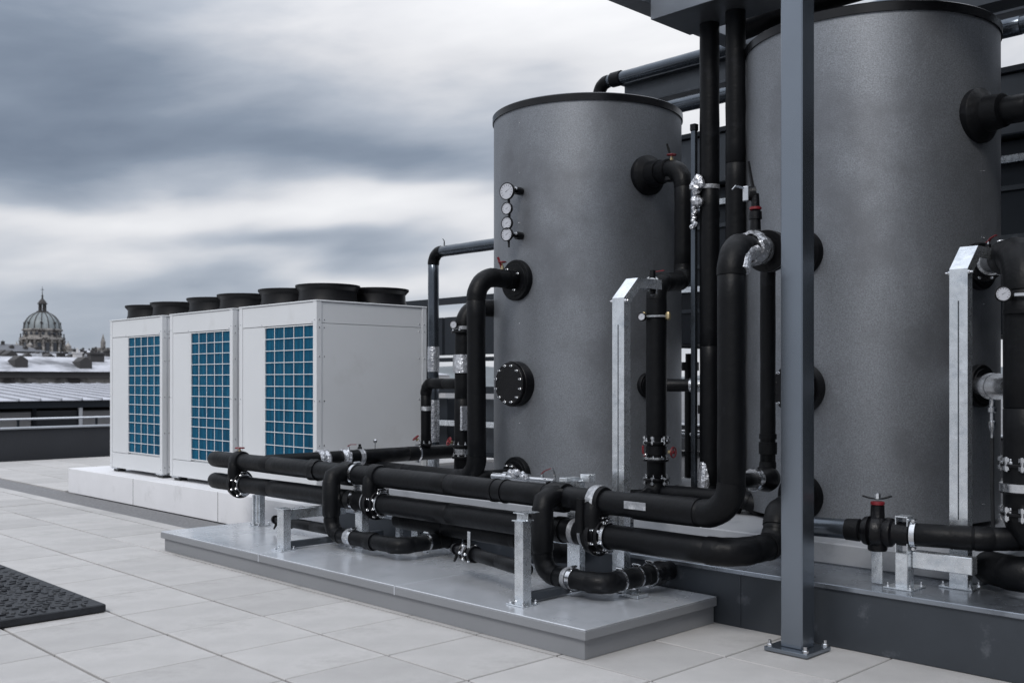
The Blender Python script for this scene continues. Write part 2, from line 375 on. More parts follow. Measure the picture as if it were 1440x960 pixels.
def flange(root, c, ax, r, th=.022, n=8, name='flange', m=None, bolts=True, br=None, seg=36):
    a = Vector(ax).normalized(); b = B(); b.lathe(c, a, [(0, r - .003), (.003, r), (th - .003, r), (th, r - .003)], seg)
    o = b.build(name, m or M_CAST, root)
    if bolts: ring_bolts(o, Vector(c) + a * th, a, br or r * .84, n, .5)
    return o
def handwheel(root, c, ax, r=.04, m=None, stem=.05, name='handwheel'):
    a = Vector(ax).normalized(); c = Vector(c); up = Vector((0, 0, 1)) if abs(a.z) < .9 else Vector((1, 0, 0))
    u = (up - a * up.dot(a)).normalized(); w = a.cross(u); top = c + a * stem
    b = B(); n = 16; tor = [top + (u * math.cos(2 * PI * i / n) + w * math.sin(2 * PI * i / n)) * r for i in range(n + 1)]
    b.rings(tor, [.0055] * (n + 1), 8, False, False)
    for i in range(3):
        t = 2 * PI * i / 3; b.rings([top, top + (u * math.cos(t) + w * math.sin(t)) * r], [.0045, .004], 6)
    b.lathe(top - a * .008, a, [(0, .012), (.016, .012)], 10)
    wh = b.build(name, m or M_RED, root)
    b = B(); b.lathe(c, a, [(0, .016), (stem * .5, .013), (stem * .5, .007), (stem, .007)], 10); b.build('valve_stem', M_BRASS, root)
    return wh
def lever(root, c, d, ln=.1, m=None, up=(0, 0, 1), stem=.035, name='lever_handle'):
    c = Vector(c); d = Vector(d).normalized(); u = Vector(up).normalized(); s_ = d.cross(u).normalized()
    b = B(); b.sweep([c + u * stem - d * .012, c + u * stem, c + u * (stem + .012) + d * .02, c + u * (stem + .012) + d * ln], [(-.009, -.0025), (.009, -.0025), (.009, .0025), (-.009, .0025)], s_)
    b.build(name, m or M_RED, root)
    b = B(); b.lathe(c, u, [(0, .013), (stem * .6, .011), (stem * .6, .006), (stem + .008, .006)], 10); b.build('valve_stem', M_STEEL, root)
def dial(root, c, ax, r=.035, stem=None, name='gauge'):
    a = Vector(ax).normalized(); c = Vector(c)
    b = B(); b.lathe(c, a, [(-.022, r * .8), (-.018, r), (.004, r + .003), (.008, r + .001), (.008, r - .004), (.003, r - .004)], 24); g = b.build(name, M_CAST, root)
    b = B(); b.lathe(c + a * .0035, a, [(0, r - .004), (.001, r - .004)], 24); b.build('dial_face', M_DIAL, g)
    up = Vector((0, 0, 1)); w = a.cross(up).normalized(); b = B(); f0 = c + a * .0052
    for i in range(11):
        t = R(-130 + 26 * i); d = up * math.cos(t) + w * math.sin(t); e_ = d.cross(a)
        p0 = f0 + d * (r * .62); p1 = f0 + d * (r * .80); h_ = e_ * r * .028
        k = len(b.v); b.v += [tuple(p0 - h_), tuple(p1 - h_), tuple(p1 + h_), tuple(p0 + h_)]; b.f.append((k, k + 1, k + 2, k + 3))
    d = (up * .5 - w * .86).normalized(); e_ = d.cross(a) * r * .04
    k = len(b.v); b.v += [tuple(f0 - e_ - d * r * .2), tuple(f0 + d * r * .6), tuple(f0 + e_ - d * r * .2)]; b.f.append((k, k + 1, k + 2))
    b.build('dial_marks', M_DGLASS, g)
    if stem is not None:
        b = B(); b.rings([Vector(stem), c - a * .02], [.011, .009], 10); b.build('gauge_stem', M_BRASS, root)
    return g

# ------------------------------------------------------------------ terrace floor
X0, Y0, TS, GAP = 3.150, 6.522, 0.6, 0.009
fl = B(); fl.box(-9, 16, -9, 18.73, -0.35, -0.05)
floor = struct('terrace_floor', fl, M_GROUT)
def tile_mesh(k, gx):
    b = B(); h = TS / 2 - GAP / 2; e_ = .0035; hx = TS / 2 - gx / 2
    rr = random.Random(k); dz = [rr.uniform(-.0012, .0012) for _ in range(4)]
    q = [(-hx, -h), (hx, -h), (hx, h), (-hx, h)]
    vs_ = [(x, y, -.049) for x, y in q] + [(x, y, -.004 + dz[i]) for i, (x, y) in enumerate(q)] + [(x * (hx - e_) / hx, y * (h - e_) / h, dz[i]) for i, (x, y) in enumerate(q)]
    b.add(vs_, [(0, 1, 5, 4), (1, 2, 6, 5), (2, 3, 7, 6), (3, 0, 4, 7), (4, 5, 9, 8), (5, 6, 10, 9), (6, 7, 11, 10), (7, 4, 8, 11), (8, 9, 10, 11)])
    return b.mesh('tile', M_TILE, sharp=20)
TM = [tile_mesh(k, .017) for k in range(5)]
F_ = Vector((math.cos(R(YAW)), math.sin(R(YAW)), 0)); Rt = Vector((math.sin(R(YAW)), -math.cos(R(YAW)), 0))
tiles = []
def occupied(x, y):
    if x > 4.45 and y > 7.0 and y < 13.3: return x > 4.50
    return x > 4.95 and -3.2 < y < 7.4
for i in range(-16, 22):
    for j in range(-22, 21):
        x = X0 + (i + .5) * TS; y = Y0 + (j + .5) * TS
        if y + TS / 2 > 18.75 or y < -8.8: continue
        if occupied(x - TS / 2, y): continue
        if 4.45 < x < 5.1 and 7.2 < y < 20 : continue       # gravel margin beside the white plinth
        p = Vector((x, y, 0)); d = p.dot(F_); l = p.dot(Rt)
        seen = d > 1.9 and abs(l / d) < 0.60 and (535 + 1436 * EYE / d) < 1090
        hidden = (x > 8.6 and y < 10) or (3.9 < x < 5.2 and 3.6 < y < 7.6)
        tiles.append((0 if (seen and not hidden) else 1, d if d > 0 else 50 - d, x, y))
tiles.sort()
rest = B(); nt_ = 0
for k, (s_, d, x, y) in enumerate(tiles):
    rr = random.Random(k * 13 + 5)
    if s_ == 0 and nt_ < 290:
        inst('tile', TM[rr.randrange(5)], floor, (x, y, rr.uniform(-.0015, .001)), (0, 0, rr.choice((0, PI)))); nt_ += 1
    else:
        hx = TS / 2 - .006; hy = TS / 2 - GAP / 2
        rest.add([(x + a * hx, y + c * hy, z) for z in (-.034, 0) for a, c in ((-1, -1), (1, -1), (1, 1), (-1, 1))], [(0, 1, 5, 4), (1, 2, 6, 5), (2, 3, 7, 6), (3, 0, 4, 7), (4, 5, 6, 7)])
rest.box(4.356, 4.508, 7.25, 18.7, -.04, -.001)
tag(rest.build('tiles_beyond', M_TILE, floor), kind='stuff')
gb = B(); gb.box(4.515, 4.915, 7.96, 18.7, -.034, -.006)
tag(gb.build('gravel_margin', M_GRAVEL), 'dark gravel strip between the paving slabs and the white plinth', None, None, 'stuff')

# rubber mat at the left edge
mt = thing('rubber_mat', 'thick black rubber mat with a cross-ridged top lying on the paving at the left edge', 'mat', (1.9, 7.2, 0))
b = B(); b.box(-.2, 2.53, 6.06, 9.0, .004, .050, .006); b.build('mat_base', M_MAT, mt)
b = B(); rr = random.Random(3); n_ = 0
for i in range(46):
    for j in range(50):
        cx_ = -.14 + i * .058 + (.029 if j % 2 else 0); cy_ = 6.11 + j * .0575
        if cx_ > 2.49 or rr.random() < .06: continue
        cx_ += rr.uniform(-.008, .008); cy_ += rr.uniform(-.008, .008)
        hx, hy = (.024, .010) if (i + j) % 2 else (.011, .023)
        hx *= rr.uniform(.7, 1.25); hy *= rr.uniform(.7, 1.4); an = rr.uniform(-.5, .5); ca, sa = math.cos(an), math.sin(an); hh = .0560 + rr.uniform(-.004, .005)
        q = [(-hx, -hy), (hx, -hy), (hx, hy), (-hx, hy)]
        lo_ = [(cx_ + x * ca - y * sa, cy_ + x * sa + y * ca, .0495) for x, y in q]
        hi_ = [(cx_ + (x * ca - y * sa) * .8, cy_ + (x * sa + y * ca) * .8, hh) for x, y in q]
        b.add(lo_ + hi_, [(0, 1, 5, 4), (1, 2, 6, 5), (2, 3, 7, 6), (3, 0, 4, 7), (4, 5, 6, 7)])
tag(b.build('mat_ridges', M_MAT, mt), kind='stuff')

# ------------------------------------------------------------------ plinths
t = thing('sheet_metal_plinth', 'low grey plinth with a folded zinc sheet top carrying the pipework in front', 'plinth', (4.3, 5.6, 0))
b = B(); b.box(3.79, 4.895, 3.364, 7.924, .002, .106); b.build('plinth_base', M_PLATE_S, t)
b = B(); b.box(3.768, 4.893, 3.343, 7.947, .150, .158, .002); b.build('sheet_cap', M_PLATE, t)
b = B(); b.box(3.765, 4.892, 3.34, 7.95, .104, .1495, .002); b.build('cap_upstand', M_PLATE_S, t)  # same sheet as the cap; its edge shade is put into the colour
for y in (4.86, 6.42):
    b = B(); b.box(3.7625, 4.893, y - .004, y + .004, .103, .1590, .0005); b.build('cap_seam', M_PLATE, t)
t = thing('dark_sheet_plinth', 'dark sheet-clad plinth under the two big tanks', 'plinth', (7, 2, 0))
b = B(); b.box(4.912, 9.0, -3.2, 7.20, .002, .300); b.build('plinth_base', M_DARKSHEET, t)
b = B(); b.box(4.895, 9.02, -3.22, 7.20, .299, .325, .003); b.build('sheet_cap', M_DARKTOP, t)
for y in (0.6, 3.2, 5.4):
    b = B(); b.box(4.9085, 4.914, y - .006, y + .006, .004, .298); b.build('seam_strip', M_DARKSHEET, t)
t = thing('white_plinth', 'long white rendered plinth under the three cooling units', 'plinth', (6, 10, 0))
b = B(); b.box(4.914, 6.9, 7.204, 12.90, .002, .30, .004); b.build('plinth_block', M_WHITEC, t)
for y in (9.14, 11.05):
    b = B(); b.box(4.9125, 4.916, y - .003, y + .003, .004, .296); b.build('joint', M_UNITB, t)
for nm, yc, lab in (('tank_base', 6.07, 'pale concrete base under the left tank'), ('tank_base', 3.36, 'pale concrete base under the right tank, beside the steel column')):
    b = B(); b.box(5.425, 8.05, yc - 1.28, yc + 1.02, .325, .450, .008); o = b.build(nm, M_PAD, None, org=(6.8, yc, .325)); tag(o, lab, 'plinth')

# ------------------------------------------------------------------ tanks
TR = 0.835; TZ0, TZ1 = 0.485, 3.71
def make_tank(cx, cy, label, ports, seam_az):
    t = thing('storage_tank', label, 'tank', (cx, cy, .45), 'insulated storage tanks')
    b = B(); n = 96
    prof = [(0, TR - .02), (.006, TR), (.9, TR), (1.8, TR), (2.6, TR), (TZ1 - TZ0 - .02, TR)]
    b.lathe((cx, cy, TZ0), (0, 0, 1), prof, n); b.build('shell', M_TANK, t, sharp=60)
    b = B(); b.lathe((cx, cy, TZ1 - .045), (0, 0, 1), [(0, TR - .01), (0, TR + .012), (.055, TR + .012), (.062, TR + .004), (.075, TR - .25), (.085, .01)], n); b.build('top_rim', M_RIM, t, sharp=40)
    for a in seam_az:
        d = Vector((math.cos(R(a)), math.sin(R(a)), 0)); s_ = Vector((-d.y, d.x, 0)); p = Vector((cx, cy, 0)) + d * (TR - .001)
        b = B(); b.add([p - s_ * .004 + Vector((0, 0, TZ0 + .01)), p + s_ * .004 + Vector((0, 0, TZ0 + .01)), p + s_ * .004 + Vector((0, 0, TZ1 - .05)), p - s_ * .004 + Vector((0, 0, TZ1 - .05)),
                        p - s_ * .001 + d * .0016 + Vector((0, 0, TZ0 + .01)), p + s_ * .001 + d * .0016 + Vector((0, 0, TZ0 + .01)), p + s_ * .001 + d * .0016 + Vector((0, 0, TZ1 - .05)), p - s_ * .001 + d * .0016 + Vector((0, 0, TZ1 - .05))],
                       [(4, 5, 6, 7), (0, 4, 7, 3), (1, 2, 6, 5)]); b.build('jacket_seam', M_TANK, t)
        for i in range(8):
            z = TZ0 + .12 + i * .42; inst('rivet', BOLT, t, p + Vector((0, 0, z)) + d * .002 + s_ * .012, align(d), (.32, .32, .3))
    for a in (45, 135, 225, 315):
        d = Vector((math.cos(R(a)), math.sin(R(a)), 0)); p = Vector((cx, cy, 0)) + d * (TR - .12)
        b = B(); b.box(p.x - .05, p.x + .05, p.y - .05, p.y + .05, .449, .49, .004); b.build('foot', M_GALV, t)
    out = {}
    for key, a, z, r, kind in ports:
        d = Vector((math.cos(R(a)), math.sin(R(a)), 0)); p = Vector((cx, cy, z)) + d * (TR - .03)
        if kind == 'blind':
            b = B(); b.lathe(p, d, [(0, r), (.095, r), (.10, r - .004), (.10, r - .012), (.104, r - .012), (.125, r - .014), (.128, r - .018)], 44); o = b.build('blind_flange', M_CAST, t)
            ring_bolts(o, p + d * .1285, d, r * .82, 12, .5)
        elif kind == 'collar':
            b = B(); b.lathe(p, d, [(0, r), (.058, r), (.066, r - .006), (.066, r * .80), (.072, r * .78), (.072, r * .5)], 44); b.build('port_collar', M_FOAM2, t, sharp=40)
        elif kind == 'cone':
            b = B(); b.lathe(p, d, [(0, r), (.055, r), (.062, r - .006), (.10, r * .66), (.20, r * .60), (.205, r * .5)], 44); b.build('port_collar', M_FOAM2, t, sharp=40)
        out[key] = (Vector((cx, cy, z)) + d * TR, d)
    return t, out
T1 = (6.87, 6.07); T2 = (6.76, 3.36)
tank1, P1 = make_tank(*T1, 'left grey tank with four round thermometers up its side',
    [('in', 177, 2.225, .172, 'collar'), ('blind', 177, 1.355, .190, 'blind'), ('low', 177, .59, .155, 'collar'), ('out', 258, 3.075, .165, 'cone'), ('mid', 258, 1.345, .105, 'collar')], (178.2, 262))
tank2, P2 = make_tank(*T2, 'right grey tank, larger-looking, behind the steel column',
    [('in', 177, 2.20, .155, 'collar'), ('blind', 177, 1.335, .168, 'blind'), ('low', 177, .64, .155, 'collar'), ('out', 258, 3.045, .172, 'cone'), ('top', 258, 2.10, .15, 'collar'), ('mid', 258, 1.35, .135, 'collar')], (260.5,))
# thermometers up the side of the left tank
for z, r in ((2.955, .070), (2.812, .050), (2.69, .052), (2.597, .055)):
    g = dial(tank1, (5.90, 6.10, z), (-1, -.18, 0), r, None, 'thermometer')
b = B(); b.rings([(5.915, 6.10, 2.97), (5.93, 6.10, 2.78), (5.92, 6.10, 2.55), (5.915, 6.09, 2.49)], [.012, .011, .011, .008], 10)
b.build('thermometer_rail', M_CAST, tank1)
for z in (2.965, 2.592):
    b = B(); b.lathe((5.925, 6.075, z), (1, -.15, 0), [(0, .016), (.05, .016), (.05, .032), (.085, .034), (.11, .030)], 14); b.build('sensor_stub', M_CAST, tank1)
    inst('bolt', BOLT, tank1, (5.955, 6.045, z + .012), align((-1, -.3, 0)), (1.3, 1.3, 1))

# ------------------------------------------------------------------ cooling units
UX0, UX1, UZ0, UZ1 = 5.12, 6.392, .345, 2.106
def fan(root_label, cx, cy, grp):
    t = thing('fan_cowl', root_label, 'fan', (cx, cy, UZ1), grp)
    b = B(); b.lathe((cx, cy, UZ1 - .004), (0, 0, 1), [(0, .300), (.012, .282), (.06, .270), (.115, .268), (.135, .285), (.150, .300), (.156, .302), (.170, .302), (.172, .288), (.150, .262), (.03, .262)], 40, False, False)
    b.build('cowl', M_FAN, t, sharp=35)
    b = B()
    for k in range(5):
        r = .06 + k * .045; n = 28
        b.rings([(cx + r * math.cos(2 * PI * i / n), cy + r * math.sin(2 * PI * i / n), UZ1 + .160) for i in range(n + 1)], [.0025] * (n + 1), 5, False, False)
    for k in range(6):
        a = k * PI / 3; b.rings([(cx, cy, UZ1 + .157), (cx + .292 * math.cos(a), cy + .292 * math.sin(a), UZ1 + .163)], [.003, .003], 5)
    b.build('guard', M_FAN, t)
    b = B(); b.lathe((cx, cy, UZ1 + .03), (0, 0, 1), [(0, .06), (.08, .06), (.09, .04)], 16)
    for k in range(5):
        a = k * 2 * PI / 5; c1 = Vector((math.cos(a), math.sin(a), 0)); s1 = Vector((-c1.y, c1.x, 0)); o = Vector((cx, cy, UZ1 + .06))
        q = [o + c1 * .05 - s1 * .03 - Vector((0, 0, .02)), o + c1 * .25 - s1 * .06 - Vector((0, 0, .015)), o + c1 * .25 + s1 * .07 + Vector((0, 0, .02)), o + c1 * .05 + s1 * .03 + Vector((0, 0, .025))]
        b.add(q + [v + Vector((0, 0, .006)) for v in q], [(0, 1, 2, 3), (4, 7, 6, 5), (0, 4, 5, 1), (1, 5, 6, 2), (2, 6, 7, 3), (3, 7, 4, 0)])
    b.build('blades', M_FAN, t)
    return t
def cooling_unit(y0, w, label, fl_):
    y1 = y0 + w
    t = thing('cooling_unit', label, 'cooling unit', (UX0 + .6, y0 + w / 2, .30), 'white cooling units in a row')
    b = B(); b.box(UX0 + .045, UX1 - .02, y0 + .02, y1 - .02, UZ0 + .03, UZ1 - .02); b.build('chassis', M_UNIT, t)
    pw = .058
    for x0_, x1_, ya, yb, nm in ((UX0, UX0 + pw, y0, y0 + pw, 'corner_post'), (UX0, UX0 + pw, y1 - pw, y1, 'corner_post'), (UX1 - pw, UX1, y0, y0 + pw, 'corner_post')):
        b = B(); b.box(x0_, x1_, ya, yb, UZ0, UZ1 - .014, .003); b.build(nm, M_UNIT, t)
    b = B(); b.box(UX0 - .004, UX1 + .004, y0 - .004, y1 + .004, UZ1 - .014, UZ1, .003); b.build('lid', M_UNIT, t)
    gy0 = y0 + pw + .006; gy1 = y0 + .895; gz0, gz1 = .552, 1.885
    b = B(); b.box(UX0 + .006, UX0 + .05, y0 + pw + .002, y1 - pw - .002, gz1 + .012, UZ1 - .017, .002); b.build('top_panel', M_UNIT, t)
    b = B(); b.box(UX0 + .008, UX0 + .05, gy1 + .030, y1 - pw - .002, gz0 - .02, gz1 + .007, .002); b.build('front_panel', M_UNIT, t)
    b = B(); b.box(UX0 + .006, UX0 + .05, y0 + pw + .002, y1 - pw - .002, UZ0 + .004, gz0 - .025, .002); b.build('base_panel', M_UNIT, t)
    # frame of the grille
    b = B(); b.box(UX0 + .006, UX0 + .05, gy1 + .003, gy1 + .026, gz0 - .02, gz1 + .007, .002); b.build('grille_frame', M_UNIT, t)
    b = B(); b.box(UX0 + .0350, UX0 + .040, gy0, gy1, gz0, gz1); coil = b.build('coil', M_COILD, t)
    b = B(); n = 62
    for i in range(n):
        y = gy0 + (gy1 - gy0) * (i + .5) / n; b.box(UX0 + .0245, UX0 + .0345, y - .0026, y + .0026, gz0, gz1)
    tag(b.build('fins', M_COIL, coil), kind='stuff')
    gr = B(); gr.box(UX0 + .010, UX0 + .016, gy0 - .004, gy0 + .004, gz0, gz1); gr.box(UX0 + .010, UX0 + .016, gy1 - .004, gy1 + .004, gz0, gz1)
    gr.box(UX0 + .0101, UX0 + .0161, gy0 + .005, gy1 - .005, gz0 - .004, gz0 + .004); gr.box(UX0 + .0101, UX0 + .0161, gy0 + .005, gy1 - .005, gz1 - .004, gz1 + .004)
    g = gr.build('grille', M_WIRE, t)
    bb = B(); bb.lathe((0, -(gy1 - gy0) / 2, 0), (0, 1, 0), [(0, .0035), (gy1 - gy0, .0035)], 6); HB = bb.mesh('grille_bar', M_WIRE)
    bb = B(); bb.lathe((0, 0, -(gz1 - gz0) / 2), (0, 0, 1), [(0, .0035), (gz1 - gz0, .0035)], 6); VB = bb.mesh('grille_bar', M_WIRE)
    for i in range(1, 12): inst('grille_bar', HB, g, (UX0 + .012, (gy0 + gy1) / 2, gz0 + (gz1 - gz0) * i / 12 + (.012 if i == 3 else 0)))
    for i in range(1, 5): inst('grille_bar', VB, g, (UX0 + .017, gy0 + (gy1 - gy0) * i / 5, (gz0 + gz1) / 2))
    b = B(); b.box(UX0 + pw + .002, UX1 - pw - .002, y0 + .006, y0 + .03, UZ0 + .01, 1.895, .002); b.build('side_panel', M_UNIT, t)
    b = B(); b.box(UX0 + pw + .002, UX1 - pw - .002, y0 + .006, y0 + .03, 1.900, UZ1 - .017, .002); b.build('side_top_panel', M_UNIT, t)
    b = B(); b.lathe((0, 0, 0), (0, 0, 1), [(0, .007), (.003, .0055)], 8); SCR = b.mesh('screw', M_STEEL)
    for y in (y0 + .03, y0 + w - .03, y0 + pw + .02, gy1 + .045):
        for z in (UZ0 + .05, 1.2, 1.93) if y in (y0 + .03, y0 + w - .03) else (1.912,): inst('screw', SCR, t, (UX0 - .0005 if y in (y0 + .03, y0 + w - .03) else UX0 + .0055, y, z), align((-1, 0, 0)))
    for x in (UX0 + .03, UX0 + .085, UX1 - .03, UX1 - .09):
        for z in (.42, .8, 1.2, 1.6, 1.86, 1.93): inst('screw', SCR, t, (x, y0 - .0005 if x in (UX0 + .03, UX1 - .03) else y0 + .0055, z), align((0, -1, 0)))
    for x in (UX0 + .08, UX1 - .12):
        for y in (y0 + .1, y1 - .1):
            b = B(); b.box(x - .05, x + .05, y - .06, y + .06, .3, .335, .004); b.build('foot', M_RUBBER, t)
            b = B(); b.box(x - .07, x + .07, y - .08, y + .08, .333, .347, .002); b.build('foot_plate', M_GALV, t)
    for (ix, iy), lb in fl_.items(): fan(lb, (5.475, 6.06)[ix], y0 + w / 2 + (-.335, .335)[iy], 'black fan cowls on the cooling units')
    return t
cooling_unit(7.738, 1.36, 'nearest white cooling unit, its whole blank side panel in view', {
    (0, 0): 'largest-looking black fan cowl, on the front corner of the nearest cooling unit', (0, 1): 'black fan cowl on the front left of the nearest cooling unit',
    (1, 0): 'rightmost black fan cowl, above the blank side of the nearest cooling unit', (1, 1): 'black fan cowl at the back left of the nearest cooling unit, behind other cowls'})
cooling_unit(9.228, 1.36, 'middle white cooling unit between its two neighbours', {
    (0, 0): 'black fan cowl on the front right of the middle cooling unit', (0, 1): 'black fan cowl on the front left of the middle cooling unit',
    (1, 0): 'black fan cowl at the back right of the middle cooling unit', (1, 1): 'black fan cowl at the back left of the middle cooling unit'})
cooling_unit(10.775, 1.38, 'farthest white cooling unit, nearest to the parapet', {
    (0, 0): 'black fan cowl on the front right of the farthest cooling unit', (0, 1): 'leftmost black fan cowl, on the front left of the farthest cooling unit',
    (1, 0): 'black fan cowl at the back right of the farthest cooling unit', (1, 1): 'black fan cowl at the back left of the farthest cooling unit'})

# ------------------------------------------------------------------ steel column and overhead steel
t = thing('steel_column', 'grey square steel column in the foreground, bolted to the paving', 'column', (4.705, 2.722, 0))
b = B(); b.box(4.643, 4.767, 2.660, 2.784, .022, 4.6, .006); b.build('shaft', M_COL, t)
b = B(); b.box(4.585, 4.825, 2.60, 2.845, .003, .024, .003); b.build('base_plate', M_COL, t)
for x, y in ((4.607, 2.622), (4.803, 2.622), (4.607, 2.823), (4.803, 2.823)): inst('anchor_bolt', BIGBOLT, t, (x, y, .024))
t = thing('cable_tray', 'grey sheet-metal trunking overhead that the two vertical black pipes rise into', 'trunking', (6.1, 3, 4.0))
b = B(); b.box(5.90, 6.38, -3.3, 4.60, 4.00, 4.22, .003); b.build('tray_body', M_TRUNK, t)
for y in (3.72, 2.2):
    b = B(); b.box(5.897, 6.383, y - .012, y + .012, 3.996, 4.222, .001); b.build('joint_strip', M_TRUNK, t)
t = thing('plant_room', 'unseen dark block added to darken the right sides of tanks and column', 'building', (7, -6, 0))  # unseen block, added to dim the right sides of tanks and column
b = B(); b.box(2.8, 15.5, -8.9, -1.3, -.2, 6.4); b.build('wall', M_DARKSHEET, t)
b = B(); b.box(2.7, 15.6, -9.0, -1.2, 6.4, 6.55, .01); b.build('roof_edge', M_COLD, t)
t = thing('overhead_beam', 'dark steel beam crossing out of the top of the picture above the trunking', 'beam', (6, 4.7, 4.1))
b = B(); b.box(3.2, 9.2, 4.63, 4.80, 4.13, 4.34, .003); b.build('beam_profile', M_TRUNK, t)

# ------------------------------------------------------------------ supports
def post(x, y, z0, z1, w, d, label, cat='support post', plate=.13, slot=False, cap=True, name='support_post', grp='galvanised pipe supports'):
    """channel post, web facing -x; w across y, d along x"""
    t = thing(name, label, cat, (x, y, z0), grp)
    th = .0045; b = B()
    prof = [(-w / 2, -d / 2), (w / 2, -d / 2), (w / 2, d / 2), (w / 2 - th, d / 2), (w / 2 - th, -d / 2 + th), (-w / 2 + th, -d / 2 + th), (-w / 2 + th, d / 2), (-w / 2, d / 2)]
    b.sweep([(x, y, z0 + .006), (x, y, z1)], prof, (0, 1, 0)); b.build('channel', M_GALV, t)
    b = B(); b.box(x - plate / 2, x + plate / 2, y - plate / 2, y + plate / 2, z0 + .001, z0 + .008, .001); b.build('foot_plate', M_GALV, t)
    for sx in (-1, 1):
        for sy in (-1, 1): inst('bolt', BOLT, t, (x + sx * plate * .38, y + sy * plate * .38, z0 + .008), None, (.8, .8, .8))
    if cap: b = B(); b.box(x - d * .75, x + d * .75, y - w * .62, y + w * .62, z1, z1 + .006, .001); b.build('cap_plate', M_GALV, t)
    return t
XU, ZU, ZL, PR = 4.45, .690, .500, .071
p_ = post(3.952, 3.96, .158, .615, .066, .062, 'nearest galvanised post, standing at the front edge of the zinc plinth')
b = B(); b.box(3.99, 4.86, 3.935, 3.985, .172, .215, .002); b.build('floor_channel', M_DARKSHEET, p_)
b = B(); b.box(3.93, 3.936, 3.90, 3.985, .621, .66, .001); b.box(3.90, 4.02, 3.90, 3.985, .6601, .665, .001); b.build('bracket', M_GALV, p_)
p_ = post(3.985, 6.44, .158, .455, .085, .06, 'short galvanised post near the left front of the zinc plinth, holding a cross channel')
b = B(); b.box(3.99, 4.86, 6.41, 6.46, .172, .215, .002); b.build('floor_channel', M_DARKSHEET, p_)
b = B(); b.box(4.02, 4.52, 6.43, 6.49, .375, .45, .003); b.build('cross_channel', M_GALV, p_)
post(4.52, 7.67, .158, .42, .05, .05, 'thin galvanised post at the left end of the zinc plinth under the lower header pipe')
post(4.47, 7.69, .158, .42, .02, .03, 'narrow steel bar beside the thin post at the left end of the zinc plinth', cap=False, plate=.06)
post(4.50, 6.20, .158, .422, .085, .06, 'galvanised post under the lower header pipe behind the left drop loop')
post(4.70, 5.80, .158, .42, .07, .05, 'galvanised post at the back edge of the zinc plinth, left of the end cap valve')
post(4.74, 6.06, .158, .40, .05, .03, 'thin galvanised post deep behind the flanged valve of the middle', cap=False)
p_ = post(4.62, 4.17, .158, .775, .10, .05, 'wide galvanised post behind the two header pipes, next to the right drop loop')
b = B(); b.box(4.50, 4.62, 4.14, 4.20, .775, .80, .002); b.box(4.60, 4.66, 4.05, 4.12, .775, .82, .002); b.build('bracket', M_GALV, p_)
def tall_post(x, y, z0, z1, label):
    t = thing('bent_support', label, 'support post', (x, y, z0), 'tall bent pipe supports')
    w, d, th = .092, .06, .005
    prof = [(-w / 2, -d / 2), (w / 2, -d / 2), (w / 2, d / 2), (w / 2 - th, d / 2), (w / 2 - th, -d / 2 + th), (-w / 2 + th, -d / 2 + th), (-w / 2 + th, d / 2), (-w / 2, d / 2)]
    b = B(); b.sweep([(x, y, z0 + .006), (x, y, z1), (x + .115, y, z1 + .110), (x + .34, y, z1 + .113)], prof, (0, 1, 0)); b.build('bent_channel', M_GALV, t)
    b = B(); b.box(x - .07, x + .07, y - .085, y + .085, z0 + .001, z0 + .009, .001); b.build('foot_plate', M_GALV, t)
    for sx in (-1, 1):
        for sy in (-1, 1): inst('bolt', BOLT, t, (x + sx * .055, y + sy * .068, z0 + .009), None, (.9, .9, .9))
    b = B(); b.box(x - d / 2 - .0015, x - d / 2 + .002, y - .003, y + .003, z0 + .35, z1 - .15); b.build('slot', M_DARKSHEET, t)
    inst('bolt', BOLT, t, (x - .02, y + w / 2, z1 - .005), align((0, 1, 0))); inst('bolt', BOLT, t, (x - .02, y - w / 2, z1 - .005), align((0, -1, 0)))
    return t
tall_post(4.80, 3.965, .158, 1.87, 'tall galvanised channel with a bent top in front of the left tank')
tall_post(5.30, 2.135, .325, 1.94, 'tall galvanised channel with a bent top in front of the right tank')
p_ = thing('clamp_stand', 'short galvanised stand with an open clamp, low in front of the right tank', 'support post', (5.09, 2.335, .325))
b = B(); w, d = .066, .075
x, y = 5.09, 2.335
b.box(x - d / 2, x + d / 2, y - w / 2, y + w / 2, .331, .505, .003)
b.box(x - d / 2, x + d / 2, y - w / 2, y - w / 2 + .006, .5051, .685, .001); b.box(x - d / 2, x + d / 2, y + w / 2 - .006, y + w / 2, .5051, .685, .001)
b.box(x - d / 2, x + d / 2, y - w / 2, y + w / 2, .6855, .693, .001); b.build('stand_tube', M_GALV, p_)
b = B(); b.box(x - .085, x + .085, y - .075, y + .075, .326, .333, .001); b.build('foot_plate', M_GALV, p_)
for sx in (-1, 1):
    for sy in (-1, 1): inst('bolt', BOLT, p_, (x + sx * .066, y + sy * .058, .333), None, (.8, .8, .8))
b = B(); b.box(5.10, 5.165, 2.00, y - w / 2 - .002, .43, .515, .003); b.build('cross_arm', M_GALV, p_)

